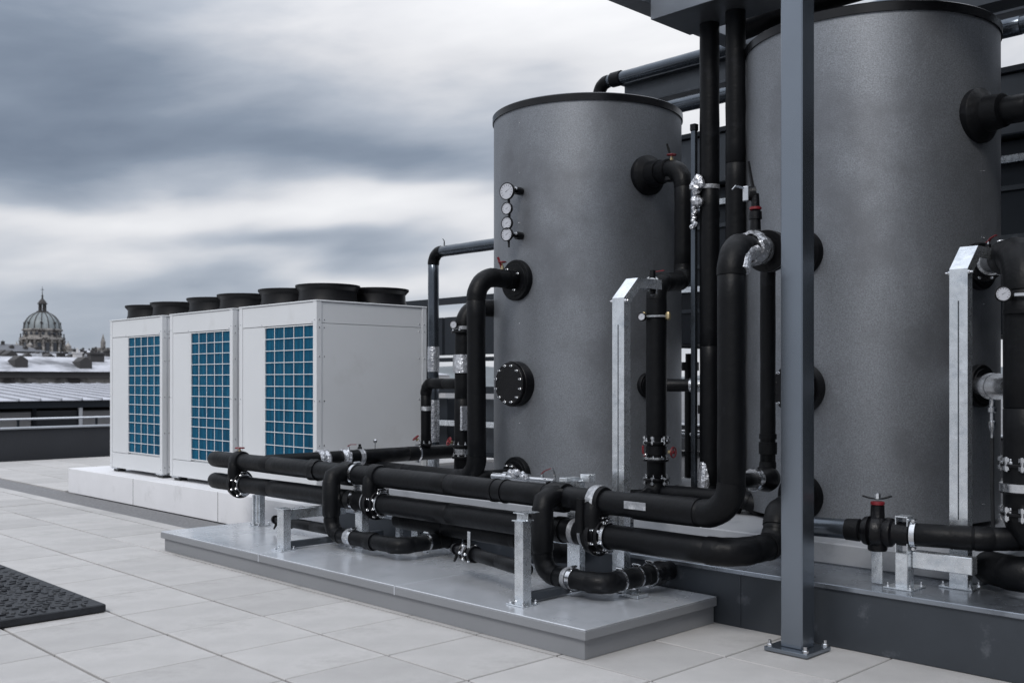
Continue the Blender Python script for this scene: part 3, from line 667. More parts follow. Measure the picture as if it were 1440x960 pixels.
# ------------------------------------------------------------------ header pipes
def yx(u, x):    # y on the plane x = const seen at photograph column u (layout helper)
    a = (u - 720) / 1436; fx = math.cos(R(YAW)) + math.sin(R(YAW)) * a; fy = math.sin(R(YAW)) - math.cos(R(YAW)) * a
    return x * fy / fx
hu = thing('upper_header_pipe', 'upper of two long black header pipes, turning up beside the steel column', 'pipe', (XU, 5.5, ZU))
pin = P2['in'][0]
add_pipe(hu, [(XU, 8.37, ZU), (XU, 2.950, ZU), (XU, 2.950, 2.065), (XU + .45, 3.07, 2.10), (pin.x - .04, pin.y, pin.z)], PR, [.165, .15, .6], endcap=(1, 0), maxlen=1.3)
y = yx(712, XU); band(hu, (XU, y, ZU), (0, 1, 0), PR, .012, M_FOAM2, 'seam_band', .006)
y = yx(697, XU); band(hu, (XU, y, ZU), (0, 1, 0), PR, .03, M_FOAM2, 'seam_band', .005)
y = yx(444, XU); band(hu, (XU, y, ZU), (0, 1, 0), PR, .11, M_FOAM2, 'foam_wrap', .008, .005)
clamp_ring(hu, (XU, yx(502, XU), ZU), (0, 1, 0), PR + .006, .03)
band(hu, (XU, yx(938, XU), ZU), (0, 1, 0), PR, .42, M_FOAM2, 'foam_wrap', .004, .0015)
b = B(); yy = yx(905, XU); b.box(XU - .080, XU - .0745, yy - .075, yy + .075, ZU - .010, ZU + .032, .001); b.build('tape_patch', M_TAPE, hu)
# metal wrap on the top elbow beside the column
band(hu, (XU + .31, 3.03, 2.092), (1, .27, .08), PR + .002, .10, M_FOIL, 'foil_wrap', .006, .012)
band(hu, (XU + .43, 3.062, 2.10), (1, .27, .08), PR, .05, M_STEEL, 'steel_ring', .012)
b = B(); b.rings([(XU + .02, 2.90, 1.94), (XU + .05, 2.915, 2.0), (XU + .12, 2.94, 2.045), (XU + .23, 2.965, 2.06)], [.042, .045, .045, .044], 16); b.build('foil_sleeve', M_FOIL, hu, sharp=20)

hl = thing('lower_header_pipe', 'lower of two long black header pipes, bending behind the steel column', 'pipe', (XU, 5.5, ZL))
plo = P2['low'][0]
add_pipe(hl, [(XU, 8.37, ZL), (XU, 2.935, ZL), (4.83, 2.935, ZL), (4.90, 2.95, .665), (plo.x - .05, plo.y, plo.z)], PR, [.15, .10, .10], endcap=(1, 0), maxlen=1.3)
clamp_ring(hl, (XU, yx(502, XU), ZL), (0, 1, 0), PR + .004, .03)
band(hl, (XU, yx(811, XU), ZL), (0, 1, 0), PR, .035, M_TAPE, 'tape_band', .005)
band(hl, (XU, yx(790, XU), ZL), (0, 1, 0), PR, .05, M_FOAM2, 'seam_band', .007)

def valve_station(u, label, wheel, tape):
    y = yx(u, XU)
    t = thing('flanged_valve', label, 'valve', (XU, y, ZL), 'flanged valves on the lower header')
    b = B(); b.lathe((XU, y + .055, ZU), (0, -1, 0), [(0, PR), (.003, PR + .014), (.02, PR + .020), (.085, PR + .020), (.105, PR + .014), (.11, PR)], 30); b.build('foam_collar', M_FOAM2, t, sharp=50)
    b = B(); b.rings([(XU - .03, y, ZU + .005), (XU - .055, y, ZU - .03), (XU - .065, y, ZU - .09), (XU - .055, y, ZL + .05), (XU - .03, y, ZL)], [.055, .056, .050, .056, .06], 20); b.build('foam_bridge', M_FOAM2, t, sharp=60)
    b = B(); b.lathe((XU, y + .055, ZL), (0, -1, 0), [(0, PR), (.002, .104), (.012, .112), (.040, .112), (.048, .104)], 36); b.build('foam_ring', M_FOAM2, t, sharp=50)
    o = flange(t, (XU, y + .008, ZL), (0, -1, 0), .122, .024, 8, 'flange')
    b = B(); b.lathe((XU, y - .016, ZL), (0, -1, 0), [(0, .098), (.018, .098), (.02, .085), (.04, .082)], 30); b.build('valve_body', M_CAST, t)
    o = flange(t, (XU, y - .040, ZL), (0, -1, 0), .100, .018, 8, 'flange', br=.084)
    clamp_ring(t, (XU, y - .078, ZL), (0, 1, 0), PR + .008, .024, 'steel_ring')
    band(t, (XU, y + .085, ZL), (0, 1, 0), PR, .02, M_TAPE, 'gasket', .012)
    if wheel: handwheel(t, (XU, y + .01, ZU + PR + .01), (0, 0, 1), .038, M_RED, .035)
    if tape:
        band(t, (XU, y + .0, ZU), (0, 1, 0), PR + .020, .055, M_TAPE, 'tape_band', .002, .002)
        b = B(); b.rings([(XU - .10, y + .05, ZU + .02), (XU - .105, y + .05, ZU - .1), (XU - .10, y + .05, ZL + .02)], [.028, .03, .03], 12); b.build('foam_strip', M_FOAM2, t)
    b = B(); b.lathe((XU, y - .03, ZL + .095), (0, 0, 1), [(0, .02), (.02, .02), (.022, .012), (.045, .010)], 12); b.build('spindle', M_STEEL, t)
    return t
valve_station(338, 'flanged valve at the left end of the headers, with a small red wheel on top', True, False)
valve_station(529, 'flanged valve in the middle of the headers, just right of the left drop loop', False, False)
valve_station(842, 'flanged valve at the right of the headers, its foam collar taped silver', False, True)

def drop_loop(u, y1, rv, rh, label):
    xl = 4.285; zl = .262; y = yx(u, xl)
    t = thing('drop_loop_pipe', label, 'pipe', (xl, y, .16), 'drop loops from the upper header')
    b = B(); yb = y + .02; b.lathe((XU, yb + .065, ZU), (0, -1, 0), [(0, PR), (.004, PR + .014), (.02, PR + .018), (.11, PR + .018), (.126, PR + .014), (.13, PR)], 30); b.build('foam_collar', M_FOAM2, t, sharp=50)
    add_pipe(t, [(XU, y, ZU + .012), (xl, y, ZU + .006), (xl, y, zl), (xl, y1, zl), (4.893, y1, zl)], rh, [.085, .11, .09], maxlen=.5)
    b = B(); b.rings([(xl, y, ZU - .03), (xl, y, ZU - .05), (xl, y, .5), (xl, y, zl + .14), (xl, y, zl + .12)], [rh, rv, rv + .001, rv, rh], 26); b.build('outer_sleeve', M_FOAM, t, sharp=50)
    b = B(); b.rings([(XU - .02, y, ZU + .014), (XU - .09, y, ZU + .012), (xl + .012, y, ZU - .012), (xl, y, ZU - .07)], [rv, rv + .002, rv + .002, rv], 24); b.build('shoulder', M_FOAM2, t, sharp=60)
    return t, xl, y, zl
t, xl, y, zl = drop_loop(466, 5.475, .066, .054, 'left drop loop, black pipe hanging from the upper header over the zinc plinth')
clamp_ring(t, (xl, yx(497, xl), zl), (0, 1, 0), .056, .03); band(t, (xl, yx(497, xl) + .04, zl), (0, 1, 0), .054, .05, M_TAPE, 'tape_band', .003, .002)
band(t, (xl, yx(522, xl), zl), (0, 1, 0), .054, .09, M_FOAM2, 'foam_wrap', .007, .003)
clamp_ring(t, (4.52, 5.475, zl), (1, 0, 0), .057, .018); band(t, (4.72, 5.475, zl), (1, 0, 0), .056, .03, M_FOAM2, 'foam_wrap', .006); clamp_ring(t, (4.80, 5.475, zl), (1, 0, 0), .060, .012)
t, xl, y, zl = drop_loop(763, 3.672, .0635, .056, 'right drop loop, black pipe hanging from the upper header behind the nearest post')
clamp_ring(t, (xl, yx(806, xl), zl), (0, 1, 0), .058, .03); band(t, (xl, yx(806, xl) + .04, zl), (0, 1, 0), .056, .03, M_TAPE, 'tape_band', .003, .002)
clamp_ring(t, (4.43, 3.672, zl), (1, 0, 0), .059, .014); clamp_ring(t, (4.58, 3.672, zl), (1, 0, 0), .059, .014); band(t, (4.76, 3.672, zl), (1, 0, 0), .056, .11, M_RIM, 'bag_wrap', .009, .006); clamp_ring(t, (4.70, 3.672, zl), (1, 0, 0), .063, .012)
b = B(); b.box(4.50, 4.60, 3.60, 3.74, .160, .180, .002); b.build('shoe', M_GALV, t)

# short drain branches with small valves
def drain(y0, y1, x0, x1, z0, z1, label, up):
    t = thing('drain_branch', label, 'pipe', (x0, y0, .16), 'small drain branches')
    A = Vector((x0, y0, z0)); Bv = Vector((x1, y1, z1)); d = (Bv - A).normalized()
    add_pipe(t, [A + d * .22, Bv], .040, .05, maxlen=.4)
    b = B(); b.lathe(A - d * .02, d, [(0, .034), (.02, .036), (.02, .024), (.08, .024)], 18); b.build('end_plug', M_CAST, t)
    b = B(); b.lathe(A + d * .06, d, [(0, .036), (.05, .040)], 20); b.build('foam_end', M_FOAM2, t)
    flange(t, A + d * .10, d, .054, .014, 6, 'flange', br=.046); b = B(); b.lathe(A + d * .112, d, [(0, .040), (.05, .040)], 20); b.build('steel_sleeve', M_FOIL if up else M_STEEL, t)
    flange(t, A + d * .165, d, .058, .016, 6, 'flange', br=.048); band(t, A + d * .21, d, .040, .03, M_FOAM2, 'foam_wrap', .012)
    b = B(); p = A + d * .0; b.rings([p, p + Vector((0, 0, -.045)), p + Vector((-.02, 0, -.075))], [.010, .011, .007], 8); b.build('drain_cock', M_CAST, t)
    return t
drain(yx(388, 4.40), yx(475, 4.40), 4.40, 4.40, .262, .262, 'small black drain branch with a steel sleeve behind the short left post', False)
t = drain(yx(642, 4.20), yx(742, 4.05), 4.20, 4.05, .335, .325, 'small black drain branch with bolted flanges left of the nearest post', True)
b = B(); yy = yx(664, 4.16); b.box(4.13, 4.136, yy - .012, yy + .012, .29, .47, .001); b.build('strap', M_GALV, t)

# big pipes running beneath / behind the headers, between plinth step and tanks
t = thing('low_feed_pipe', 'black insulated pipe lying low behind the headers toward the left tank', 'pipe', (4.66, 5.2, .3))
add_pipe(t, [(4.66, 6.0, .36), (4.66, 4.72, .36), (4.66, 4.45, .30), (4.88, 4.40, .27)], .062, [.2, .08], endcap=(1, 0))
t = thing('cross_pipe', 'black insulated pipe running back from the headers past the side of the nearest cooling unit', 'pipe', (5.5, 7.5, .7))
add_pipe(t, [(XU + .02, 7.50, .70), (6.62, 7.50, .70)], .067, .1, maxlen=.9)
band(t, (5.02, 7.5, .70), (1, 0, 0), .067, .11, M_FOIL, 'foil_wrap', .004, .010); band(t, (5.25, 7.5, .70), (1, 0, 0), .067, .08, M_FOIL, 'foil_wrap', .004, .010)
band(t, (5.42, 7.5, .70), (1, 0, 0), .067, .05, M_TAPE, 'tape_band', .004, .004); clamp_ring(t, (6.08, 7.5, .70), (1, 0, 0), .069, .02)
b = B(); b.lathe((5.42, 7.5, .765), (0, 0, 1), [(0, .02), (.02, .02), (.03, .012), (.05, .012)], 10); b.build('air_vent', M_CAST, t)
lever(t, (5.30, 7.5, .77), (.5, -.6, 0), .07)
b = B(); b.lathe((5.56, 7.46, .77), (0, 0, 1), [(0, .004), (.05, .004), (.055, .016), (.075, .018), (.085, .008)], 10); b.build('vent_cap', M_STEEL, t)

# ------------------------------------------------------------------ risers left of the left tank
pj = P1['in'][0]
t = thing('feed_riser', 'black insulated riser entering the bolted collar of the left tank', 'pipe', (5.60, 6.12, .5))
add_pipe(t, [(pj.x - .03, pj.y, pj.z), (5.58, 6.13, 2.235), (5.60, 6.14, .575), (5.60, 7.9, .575)], .076, [.19, .19], maxlen=1.35)
handwheel(t, (5.86, 6.115, 2.305), (0, 0, 1), .032, M_RED, .06); lever(t, (5.86, 6.115, 2.30), (-.3, .2, 1), .08, M_RED, (-.4, 0, 1), .02)
for yy_, sgn in ((pj.x - .10, 1),):
    band(t, (yy_, pj.y, pj.z), (1, 0, 0), .076, .06, M_FOAM2, 'seam_band', .006)
    ring_bolts(t, (yy_ + .03, pj.y, pj.z), (-1, .05, 0), .098, 4, .3)
pos_I = (5.97, 6.735)
t = thing('return_riser', 'black insulated riser with silver sleeves just left of the tank, second from the tank edge', 'pipe', (*pos_I, .4))
add_pipe(t, [(6.45, 6.62, 2.03), (pos_I[0] + .02, pos_I[1], 2.03), (*pos_I, .45), (5.55, 6.9, .45)], .077, [.17, .14], maxlen=.8)
band(t, (*pos_I, 1.53), (0, 0, 1), .077, .16, M_FOIL, 'foil_wrap', .004, .004)
flange(t, (*pos_I, 1.80), (0, 0, 1), .098, .02, 6, 'flange'); band(t, (*pos_I, 1.845), (0, 0, 1), .077, .03, M_TAPE, 'tape_band', .006)
dial(t, (pos_I[0] - .12, pos_I[1] - .02, 1.87), (-1, -.4, 0), .035, (pos_I[0] - .05, pos_I[1], 1.87))
flange(t, (*pos_I, .80), (0, 0, 1), .095, .02, 8, 'flange'); band(t, (*pos_I, .76), (0, 0, 1), .075, .05, M_STEEL, 'steel_ring', .004); flange(t, (*pos_I, .70), (0, 0, 1), .095, .02, 8, 'flange')
b = B(); b.box(pos_I[0] - .105, pos_I[0] + .02, pos_I[1] - .11, pos_I[1] - .085, .95, 1.16, .004); b.build('label_sleeve', M_FOIL, t)
handwheel(t, (pos_I[0] - .08, pos_I[1] + .05, .84), (-1, .3, .4), .035, M_RED, .03)
t = thing('bypass_pipe', 'thin black bent pipe with red valve wheel against the blank cooling unit side', 'pipe', (6.17, 7.48, .75))
add_pipe(t, [(6.17, 7.48, .76), (6.17, 7.48, 1.355), (6.03, 6.80, 1.355)], .050, [.10], maxlen=.5)
flange(t, (6.17, 7.48, .775), (0, 0, 1), .062, .015, 6, 'flange'); handwheel(t, (6.11, 7.53, .82), (-.6, .3, .8), .032, M_RED, .03)
band(t, (6.17, 7.48, 1.12), (0, 0, 1), .050, .04, M_TAPE, 'tape_band', .003, .002)
t = thing('jacketed_riser', 'tall silvery pipe left of the left tank, bending over to run behind it', 'pipe', (7.9, 9.42, .33))
XH = 7.9; YH = yx(609.5, XH)
add_pipe(t, [(XH, YH, .002), (XH, YH, 2.92), (XH, 5.4, 2.92)], .066, [.14], m=M_JACK, me=M_FOAM2, maxlen=1.6)
band(t, (XH, YH, 1.64), (0, 0, 1), .066, .30, M_FOIL, 'foil_wrap', .003, .003); band(t, (XH, YH, .9), (0, 0, 1), .066, .5, M_FOIL, 'foil_wrap', .003, .004); band(t, (XH, YH, .45), (0, 0, 1), .066, .2, M_GALV, 'jacket', .005)
b = B(); b.rings([(XH, YH - .2, 2.98), (XH, YH - .2, 3.04), (XH, YH - .17, 3.07)], [.008, .007, .004], 6); b.build('air_vent', M_CAST, t)

# ------------------------------------------------------------------ riser right of the left tank
po, pd = P1['out']
t = thing('offset_riser', 'black pipe with S-bend from the top side port of the left tank', 'pipe', (6.0, 4.63, .5))
Q = po + pd * .44; Q2 = Vector((6.02, 4.64))
add_pipe(t, [po + pd * .18, Q, (Q.x, Q.y, 2.17), (Q2.x, Q2.y, 2.10), (Q2.x, Q2.y, .52), (5.2, 4.66, .52)], .071, [.16, .13, .13, .13], maxlen=1.0)
b = B(); b.lathe(po + pd * .14, pd, [(0, .085), (.03, .090), (.13, .090), (.14, .076)], 30); b.build('foam_collar', M_FOAM2, t, sharp=40)
handwheel(t, po + pd * .30 + Vector((0, 0, .07)), (0, 0, 1), .035, M_RED, .045); lever(t, po + pd * .30 + Vector((0, 0, .07)), (-.2, .2, 1), .10, M_CAST, (0, .3, 1), .03)
b = B(); b.lathe(po + pd * .28 - Vector((0, 0, .06)), (0, 0, -1), [(0, .05), (.03, .05), (.035, .03)], 18); b.build('drain_boss', M_CAST, t)
b = B(); b.rings([(Q2.x, Q2.y, 1.98), (Q2.x, Q2.y, 1.3), (Q2.x, Q2.y, .98)], [.076, .0765, .076], 28); b.build('outer_sleeve', M_FOAM, t, sharp=50)
flange(t, (Q2.x, Q2.y, 1.845), (0, 0, 1), .092, .015, 0, 'clamp_plate', M_TAPE, False)
for a_ in ((-.95, .5), (.1, -1)):
    p = Vector((Q2.x, Q2.y, 1.855)) + Vector((a_[0], a_[1], 0)).normalized() * .10
    b = B(); b.lathe(p - Vector((0, 0, .03)), (0, 0, 1), [(0, .012), (.01, .02), (.045, .02), (.06, .012)], 9); b.build('clamp_bolt', M_BRASS, t)
dial(t, (Q2.x - .12, Q2.y + .04, 1.85), (-1, -.3, .1), .03, None)
for z_ in (.93, .80, .66):
    flange(t, (Q2.x, Q2.y, z_ - .01), (0, 0, 1), .096, .016, 8, 'flange')
band(t, (Q2.x, Q2.y, .87), (0, 0, 1), .066, .06, M_CAST, 'valve_body', .012); band(t, (Q2.x, Q2.y, .815), (0, 0, 1), .09, .016, M_STEEL, 'steel_ring', .01)
for z_ in (.946, .648): ring_bolts(t, (Q2.x, Q2.y, z_), (0, 0, 1), .088, 6, .3, STUD, 'stud_bolt')
handwheel(t, (Q2.x + .03, Q2.y - .09, .86), (.1, -1, 0), .038, M_RED, .04); lever(t, (Q2.x - .08, Q2.y + .03, .84), (0, 0, 1), .07, M_RED, (-1, .2, 0), .02)
# valve held by the bent support
t = thing('test_valve', 'small steel valve with a red lever at the bent top of the tall left channel', 'valve', (5.3, 4.0, 2.0))
b = B(); b.lathe((5.12, 3.98, 2.00), (1, .75, 0), [(0, .03), (.03, .03), (.03, .045), (.05, .045), (.05, .034), (.13, .034), (.13, .048), (.15, .048), (.15, .03), (.75, .03)], 20); b.build('valve_body', M_STEEL, t)
lever(t, (5.22, 4.055, 2.03), (.3, -1, .1), .08); b = B(); b.lathe((5.15, 4.0, 1.93), (0, 0, 1), [(0, .02), (.05, .024), (.15, .02)], 12); b.build('valve_bonnet', M_CAST, t)
# fittings round the foot of the left tank, seen over the upper header
pl_, pld = P1['low']
t = thing('bottom_outlet', 'black outlet pipe from the lowest collar of the left tank, turning down behind the header', 'pipe', tuple(pl_))
add_pipe(t, [pl_ + pld * .03, pl_ + pld * .42, (pl_.x - .44, pl_.y + .30, pl_.z - .02), (pl_.x - .44, pl_.y + .34, .36)], .060, [.08, .08], maxlen=.4)
flange(t, pl_ + pld * .07, pld, .10, .018, 8, 'flange', br=.085)
t = thing('foot_drain', 'small steel drain valve with a red lever at the left tank foot', 'valve', (5.75, 5.55, .33))
b = B(); b.lathe((5.60, 5.95, .62), (.1, -1, 0), [(0, .028), (.12, .028), (.12, .042), (.16, .042), (.16, .026), (.34, .026), (.34, .040), (.37, .040), (.37, .022), (.62, .022)], 16); b.build('steel_pipe', M_STEEL, t)
b = B(); rr = random.Random(5)
for k_ in range(9): b.lathe((5.60 + rr.uniform(-.02, .02), 5.66 + rr.uniform(-.09, .09), .655 + rr.uniform(-.02, .02)), (rr.uniform(-1, 1), rr.uniform(-1, 1), rr.uniform(-1, 1)), [(-.025, .006), (-.01, .024), (.01, .026), (.025, .008)], 6)
b.build('foil_crumple', M_FOIL, t, sharp=12)
lever(t, (5.62, 5.42, .64), (.2, -.9, .35), .09, M_RED); lever(t, (5.61, 5.28, .63), (.1, .5, .7), .06, M_STEEL)
b = B(); b.rings([(5.60, 5.34, .62), (5.62, 5.30, .33)], [.02, .02], 10); b.build('drain_tail', M_CAST, t)
t = thing('foot_pipe', 'black pipe lying between the tanks behind the S-bend riser foot', 'pipe', (6.0, 4.3, .5))
add_pipe(t, [(6.02, 4.60, .56), (6.10, 3.95, .56), (6.3, 3.6, .40)], .062, [.1], endcap=(1, 1))
# stub of the mid port
pm, pmd = P1['mid']
t = thing('stub_pipe', 'short black stub pipe at mid height on the right side of the left tank', 'pipe', tuple(pm))
d_ = Vector((.42, -.9, 0)).normalized()
b = B(); b.lathe(pm - pmd * .01, d_, [(0, .052), (.36, .052)], 20); b.build('pipe_wall', M_CAST, t); b = B(); b.lathe(pm + d_ * .35, d_, [(0, .054), (.10, .054), (.105, .048)], 20); b.build('steel_end', M_STEEL, t)

# ------------------------------------------------------------------ vertical pair between the tanks
XA, YA = 6.28, 6.28 * .5801 / .8372
t = thing('vertical_pipe', 'left one of the two tall black pipes rising between the tanks, patched with foil', 'pipe', (XA, YA, .33), 'tall pipes between the tanks')
add_pipe(t, [(XA, YA, 4.0), (XA, YA, .48), (5.7, YA + .15, .46)], .0715, [.13], maxlen=1.3)
band(t, (XA, YA, 2.80), (0, 0, 1), .0715, .03, M_TAPE, 'tape_band', .003)
b = B(); rr = random.Random(11)
for k_ in range(16):
    c_ = Vector((XA - .085 + rr.uniform(-.02, .02), YA + .045 + rr.uniform(-.04, .04), 2.77 + rr.uniform(-.09, .09)))
    b.lathe(c_, (rr.uniform(-1, 1), rr.uniform(-1, 1), rr.uniform(-1, 1)), [(-.03, .008), (-.015, .032), (.012, .036), (.03, .012)], 7)
for k_ in range(7):
    c_ = Vector((XA - .09 + rr.uniform(-.01, .01), YA + .065 + rr.uniform(-.02, .02), 2.64 - k_ * .022))
    b.lathe(c_, (rr.uniform(-1, 1), rr.uniform(-1, 1), 1), [(-.02, .008), (-.008, .018), (.012, .018), (.02, .008)], 6)
b.build('foil_crumple', M_FOIL, t, sharp=12)
b = B(); b.lathe((XA - .05, YA + .01, .55), (.1, 0, 1), [(0, .045), (.08, .055), (.22, .05), (.28, .03)], 12); b.build('foil_crumple', M_FOIL, t, sharp=15)
XB, YB = 6.20, 6.20 / 1.5214
t = thing('vertical_pipe', 'right one of the two tall black pipes rising between the tanks', 'pipe', (XB, YB, .33), 'tall pipes between the tanks')
add_pipe(t, [(XB, YB, 4.0), (XB, YB, .46), (5.6, YB + .1, .44)], .070, [.13], maxlen=1.7)
t = thing('strut_rail', 'thin galvanised upright rail between the tanks, beside the foil-patched pipe', 'rail', (6.22, 4.44, .33))
b = B(); b.box(6.20, 6.235, 4.425, 4.462, .326, 3.22, .002); b.build('rail_profile', M_JACK, t)
b = B(); b.box(6.195, 6.24, 4.42, 4.467, 3.22, 3.27, .003); b.build('rail_end', M_CAST, t)
t = thing('strut_rail', 'second galvanised upright rail between the two tall black pipes', 'rail', (6.55, 4.42, .33))
b = B(); b.box(6.52, 6.555, 4.425, 4.46, .326, 2.0, .002); b.build('rail_profile', M_JACK, t)
t = thing('vent_pipe', 'slim black pipe dropping beside the steel column and ending in a round elbow', 'pipe', (5.45, 3.36, .9))
XG = 5.36; YG = XG / 1.6255
pb = (XG, YG, .80)
add_pipe(t, [(XG, YG, 2.10), (XG, YG, .80), (XG - .30, YG + .02, .80)], .046, [.09], maxlen=1.3)
b = B(); b.lathe((XG - .02, YG, .80), (-1, .05, 0), [(-.07, .03), (-.045, .07), (0, .082), (.05, .072), (.09, .05)], 22); b.build('ball_body', M_CAST, t, sharp=60)
band(t, (XG - .13, YG + .01, .80), (1, -.05, 0), .046, .05, M_STEEL, 'steel_ring', .016, .004)
band(t, (XG, YG, .98), (0, 0, 1), .046, .07, M_FOAM2, 'foam_wrap', .008); band(t, (XG, YG, 1.05), (0, 0, 1), .046, .03, M_FOAM2, 'foam_wrap', .006)
# butterfly valve by the top elbow, left of the column
t = thing('lever_valve', 'valve with a tall black lever and red ring, left of the column', 'valve', (4.98, 3.1, 2.1))
ax_ = Vector((1, .27, .08)).normalized(); c_ = Vector((XU + .54, 3.085, 2.105))
o = flange(t, c_, ax_, .118, .022, 8, 'flange'); o = flange(t, c_ + ax_ * .06, ax_, .118, .022, 8, 'flange')
b = B(); b.lathe(c_ + ax_ * .02, ax_, [(0, .10), (.045, .10)], 28); b.build('valve_body', M_CAST, t)
s0 = Vector((4.80, 3.03, 2.165))
b = B(); b.lathe(s0, (0, 0, 1), [(0, .035), (.02, .038), (.03, .03), (.09, .028), (.09, .036), (.13, .034), (.14, .022)], 18); b.build('valve_neck', M_CAST, t)
b = B(); b.lathe(s0 + Vector((0, 0, .14)), (0, 0, 1), [(0, .028), (.002, .033), (.014, .033), (.016, .028)], 18); b.build('red_ring', M_RED, t)
b = B(); b.lathe(s0 + Vector((0, 0, .156)), (0, 0, 1), [(0, .024), (.07, .02), (.075, .012)], 12)
b.lathe(s0 + Vector((.0, .02, .235)), (.6, -.8, 0), [(-.02, .03), (-.016, .038), (.016, .038), (.02, .03)], 16)
b.sweep([s0 + Vector((0, 0, .21)), s0 + Vector((-.012, .012, .28)), s0 + Vector((-.028, .028, .40))], [(-.014, -.006), (.014, -.006), (.014, .006), (-.014, .006)], (.7, .7, 0)); b.build('lever_handle', M_CAST, t)
b = B(); b.box(s0.x - .035, s0.x + .008, s0.y + .025, s0.y + .06, s0.z + .19, s0.z + .27, .004); b.rings([s0 + Vector((-.03, .05, .26)), s0 + Vector((-.07, .08, .27)), s0 + Vector((-.085, .09, .25))], [.006, .006, .004], 6); b.build('latch', M_STEEL, t)
band(t, s0 + Vector((0, 0, .0)), (0, 0, 1), .034, .02, M_STEEL, 'collar_ring', .006, .003)

# ------------------------------------------------------------------ right-hand pipe group
t = thing('low_return_pipe', 'black insulated pipe low in front of the right tank, running through the clamp stand', 'pipe', (5.1, 2.4, .6))
pts_ = [(4.99, 3.05, .60), (5.09, 2.335, .60), (5.20, 1.96, .60), (5.32, 1.70, .60)]
a0 = Vector((5.07, 2.44, .60))
add_pipe(t, [(5.09, 2.335, .60), (5.20, 1.985, .60), (5.36, 1.83, .60)], .058, [.12], maxlen=.55)
band(t, (5.17, 2.08, .60), (.3, -1, 0), .058, .10, M_FOAM2, 'foam_wrap', .004)
b = B(); b.rings([(5.00, 3.02, .595), (5.045, 2.62, .598)], [.052, .052], 26); b.build('steel_jacket', M_JACK, t)
b = B(); b.rings([(5.045, 2.63, .598), (5.055, 2.56, .599), (5.056, 2.555, .599)], [.056, .06, .05], 26); b.build('foam_end', M_FOAM2, t)
clamp_ring(t, (5.10, 2.29, .60), (.2, -1, 0), .061, .025)
t = thing('inline_valve', 'black valve with crossed handle and red collar in front of the right tank', 'valve', (5.07, 2.46, .6))
ax_ = Vector((.14, -1, 0)).normalized(); c_ = Vector((5.062, 2.545, .60))
b = B(); b.lathe(c_, ax_, [(0, .062), (.01, .072), (.035, .078), (.04, .068), (.06, .085), (.09, .085), (.11, .07), (.125, .078), (.15, .074), (.16, .060), (.24, .062)], 28); b.build('valve_body', M_CAST, t, sharp=40)
cc = c_ + ax_ * .075
b = B(); b.lathe(cc - Vector((0, 0, .10)), (0, 0, 1), [(0, .045), (.01, .05), (.05, .048), (.15, .046), (.165, .036), (.235, .034), (.24, .028)], 22); b.build('bonnet', M_CAST, t, sharp=40)
b = B(); b.lathe(cc + Vector((0, 0, .14)), (0, 0, 1), [(0, .0355), (.014, .0355), (.016, .03)], 20); b.build('red_collar', M_RED, t)
b = B()
for dd in ((.8, -.6, 0), (-.35, .94, 0)):
    dd = Vector(dd); b.sweep([cc + Vector((0, 0, .168)), cc + dd * .04 + Vector((0, 0, .172)), cc + dd * .075 + Vector((0, 0, .182))], [(-.012, -.003), (.012, -.003), (.012, .003), (-.012, .003)], dd.cross(Vector((0, 0, 1))))
b.build('cross_handle', M_CAST, t)
b = B(); b.lathe(cc + Vector((0, 0, .17)), (0, 0, 1), [(0, .018), (.025, .016), (.03, .008)], 8); b.build('top_nut', M_STEEL, t)
b = B(); b.box(cc.x - .01, cc.x + .0, cc.y - .03, cc.y + .03, .33, .50, .002); b.build('valve_leg', M_GALV, t)

pt_, ptd = P2['top']
t = thing('side_riser', 'thick black riser with a round gauge at the right edge of the picture', 'pipe', (5.30, 1.80, .5))
XF, YF = 5.31, 5.31 * .3645 / 1.0575
add_pipe(t, [(5.70, 2.06, 2.04), (XF + .02, YF + .01, 2.0), (XF, YF, .60), (XF + .25, YF - .5, .55)], .095, [.19, .16], maxlen=.7)
for z_, rr_ in ((.96, .108), (.83, .112), (.72, .108)): flange(t, (XF, YF, z_), (0, 0, 1), rr_, .016, 8, 'flange')
band(t, (XF, YF, .86), (0, 0, 1), .098, .04, M_STEEL, 'steel_ring', .016)
for z_ in (.975, .730): ring_bolts(t, (XF, YF, z_), (0, 0, 1), .103, 8, .3, STUD, 'stud_bolt', 1.2)
dial(t, (XF - .125, YF + .055, 1.805), (-1, -.6, 0), .037, (XF - .05, YF + .03, 1.805))
clamp_ring(t, (XF, YF, 1.80), (0, 0, 1), .098, .014); band(t, (XF, YF, 1.72), (0, 0, 1), .095, .02, M_FOAM2, 'seam_band', .004)
t = thing('top_valve', 'black and steel valve with red tap atop the right bent channel', 'valve', tuple(pt_))
ax_ = (Vector((5.70, 2.06, 2.045)) - pt_).normalized(); L_ = (Vector((5.70, 2.06, 2.045)) - pt_).length
b = B(); b.lathe(pt_ + ax_ * .02, ax_, [(0, .085), (L_ * .30, .085), (L_ * .30, .062), (L_ * .5, .062)], 26); b.build('valve_body', M_CAST, t)
b = B(); b.lathe(pt_ + ax_ * (L_ * .5), ax_, [(0, .078), (.02, .078), (.02, .070), (L_ * .38, .070), (L_ * .38, .08), (L_ * .44, .08), (L_ * .44, .072), (L_ * .56, .072)], 26); b.build('steel_sleeve', M_STEEL, t)
flange(t, pt_ + ax_ * (L_ * .28), ax_, .105, .02, 8, 'flange'); clamp_ring(t, pt_ + ax_ * (L_ * .92), ax_, .078, .02)
b = B(); b.lathe(pt_ + ax_ * (L_ * .40) + Vector((0, 0, .06)), (0, 0, 1), [(0, .02), (.03, .016), (.05, .016)], 10); b.build('tap_stem', M_CAST, t); lever(t, pt_ + ax_ * (L_ * .40) + Vector((0, 0, .09)), (-.3, -.8, .3), .06)
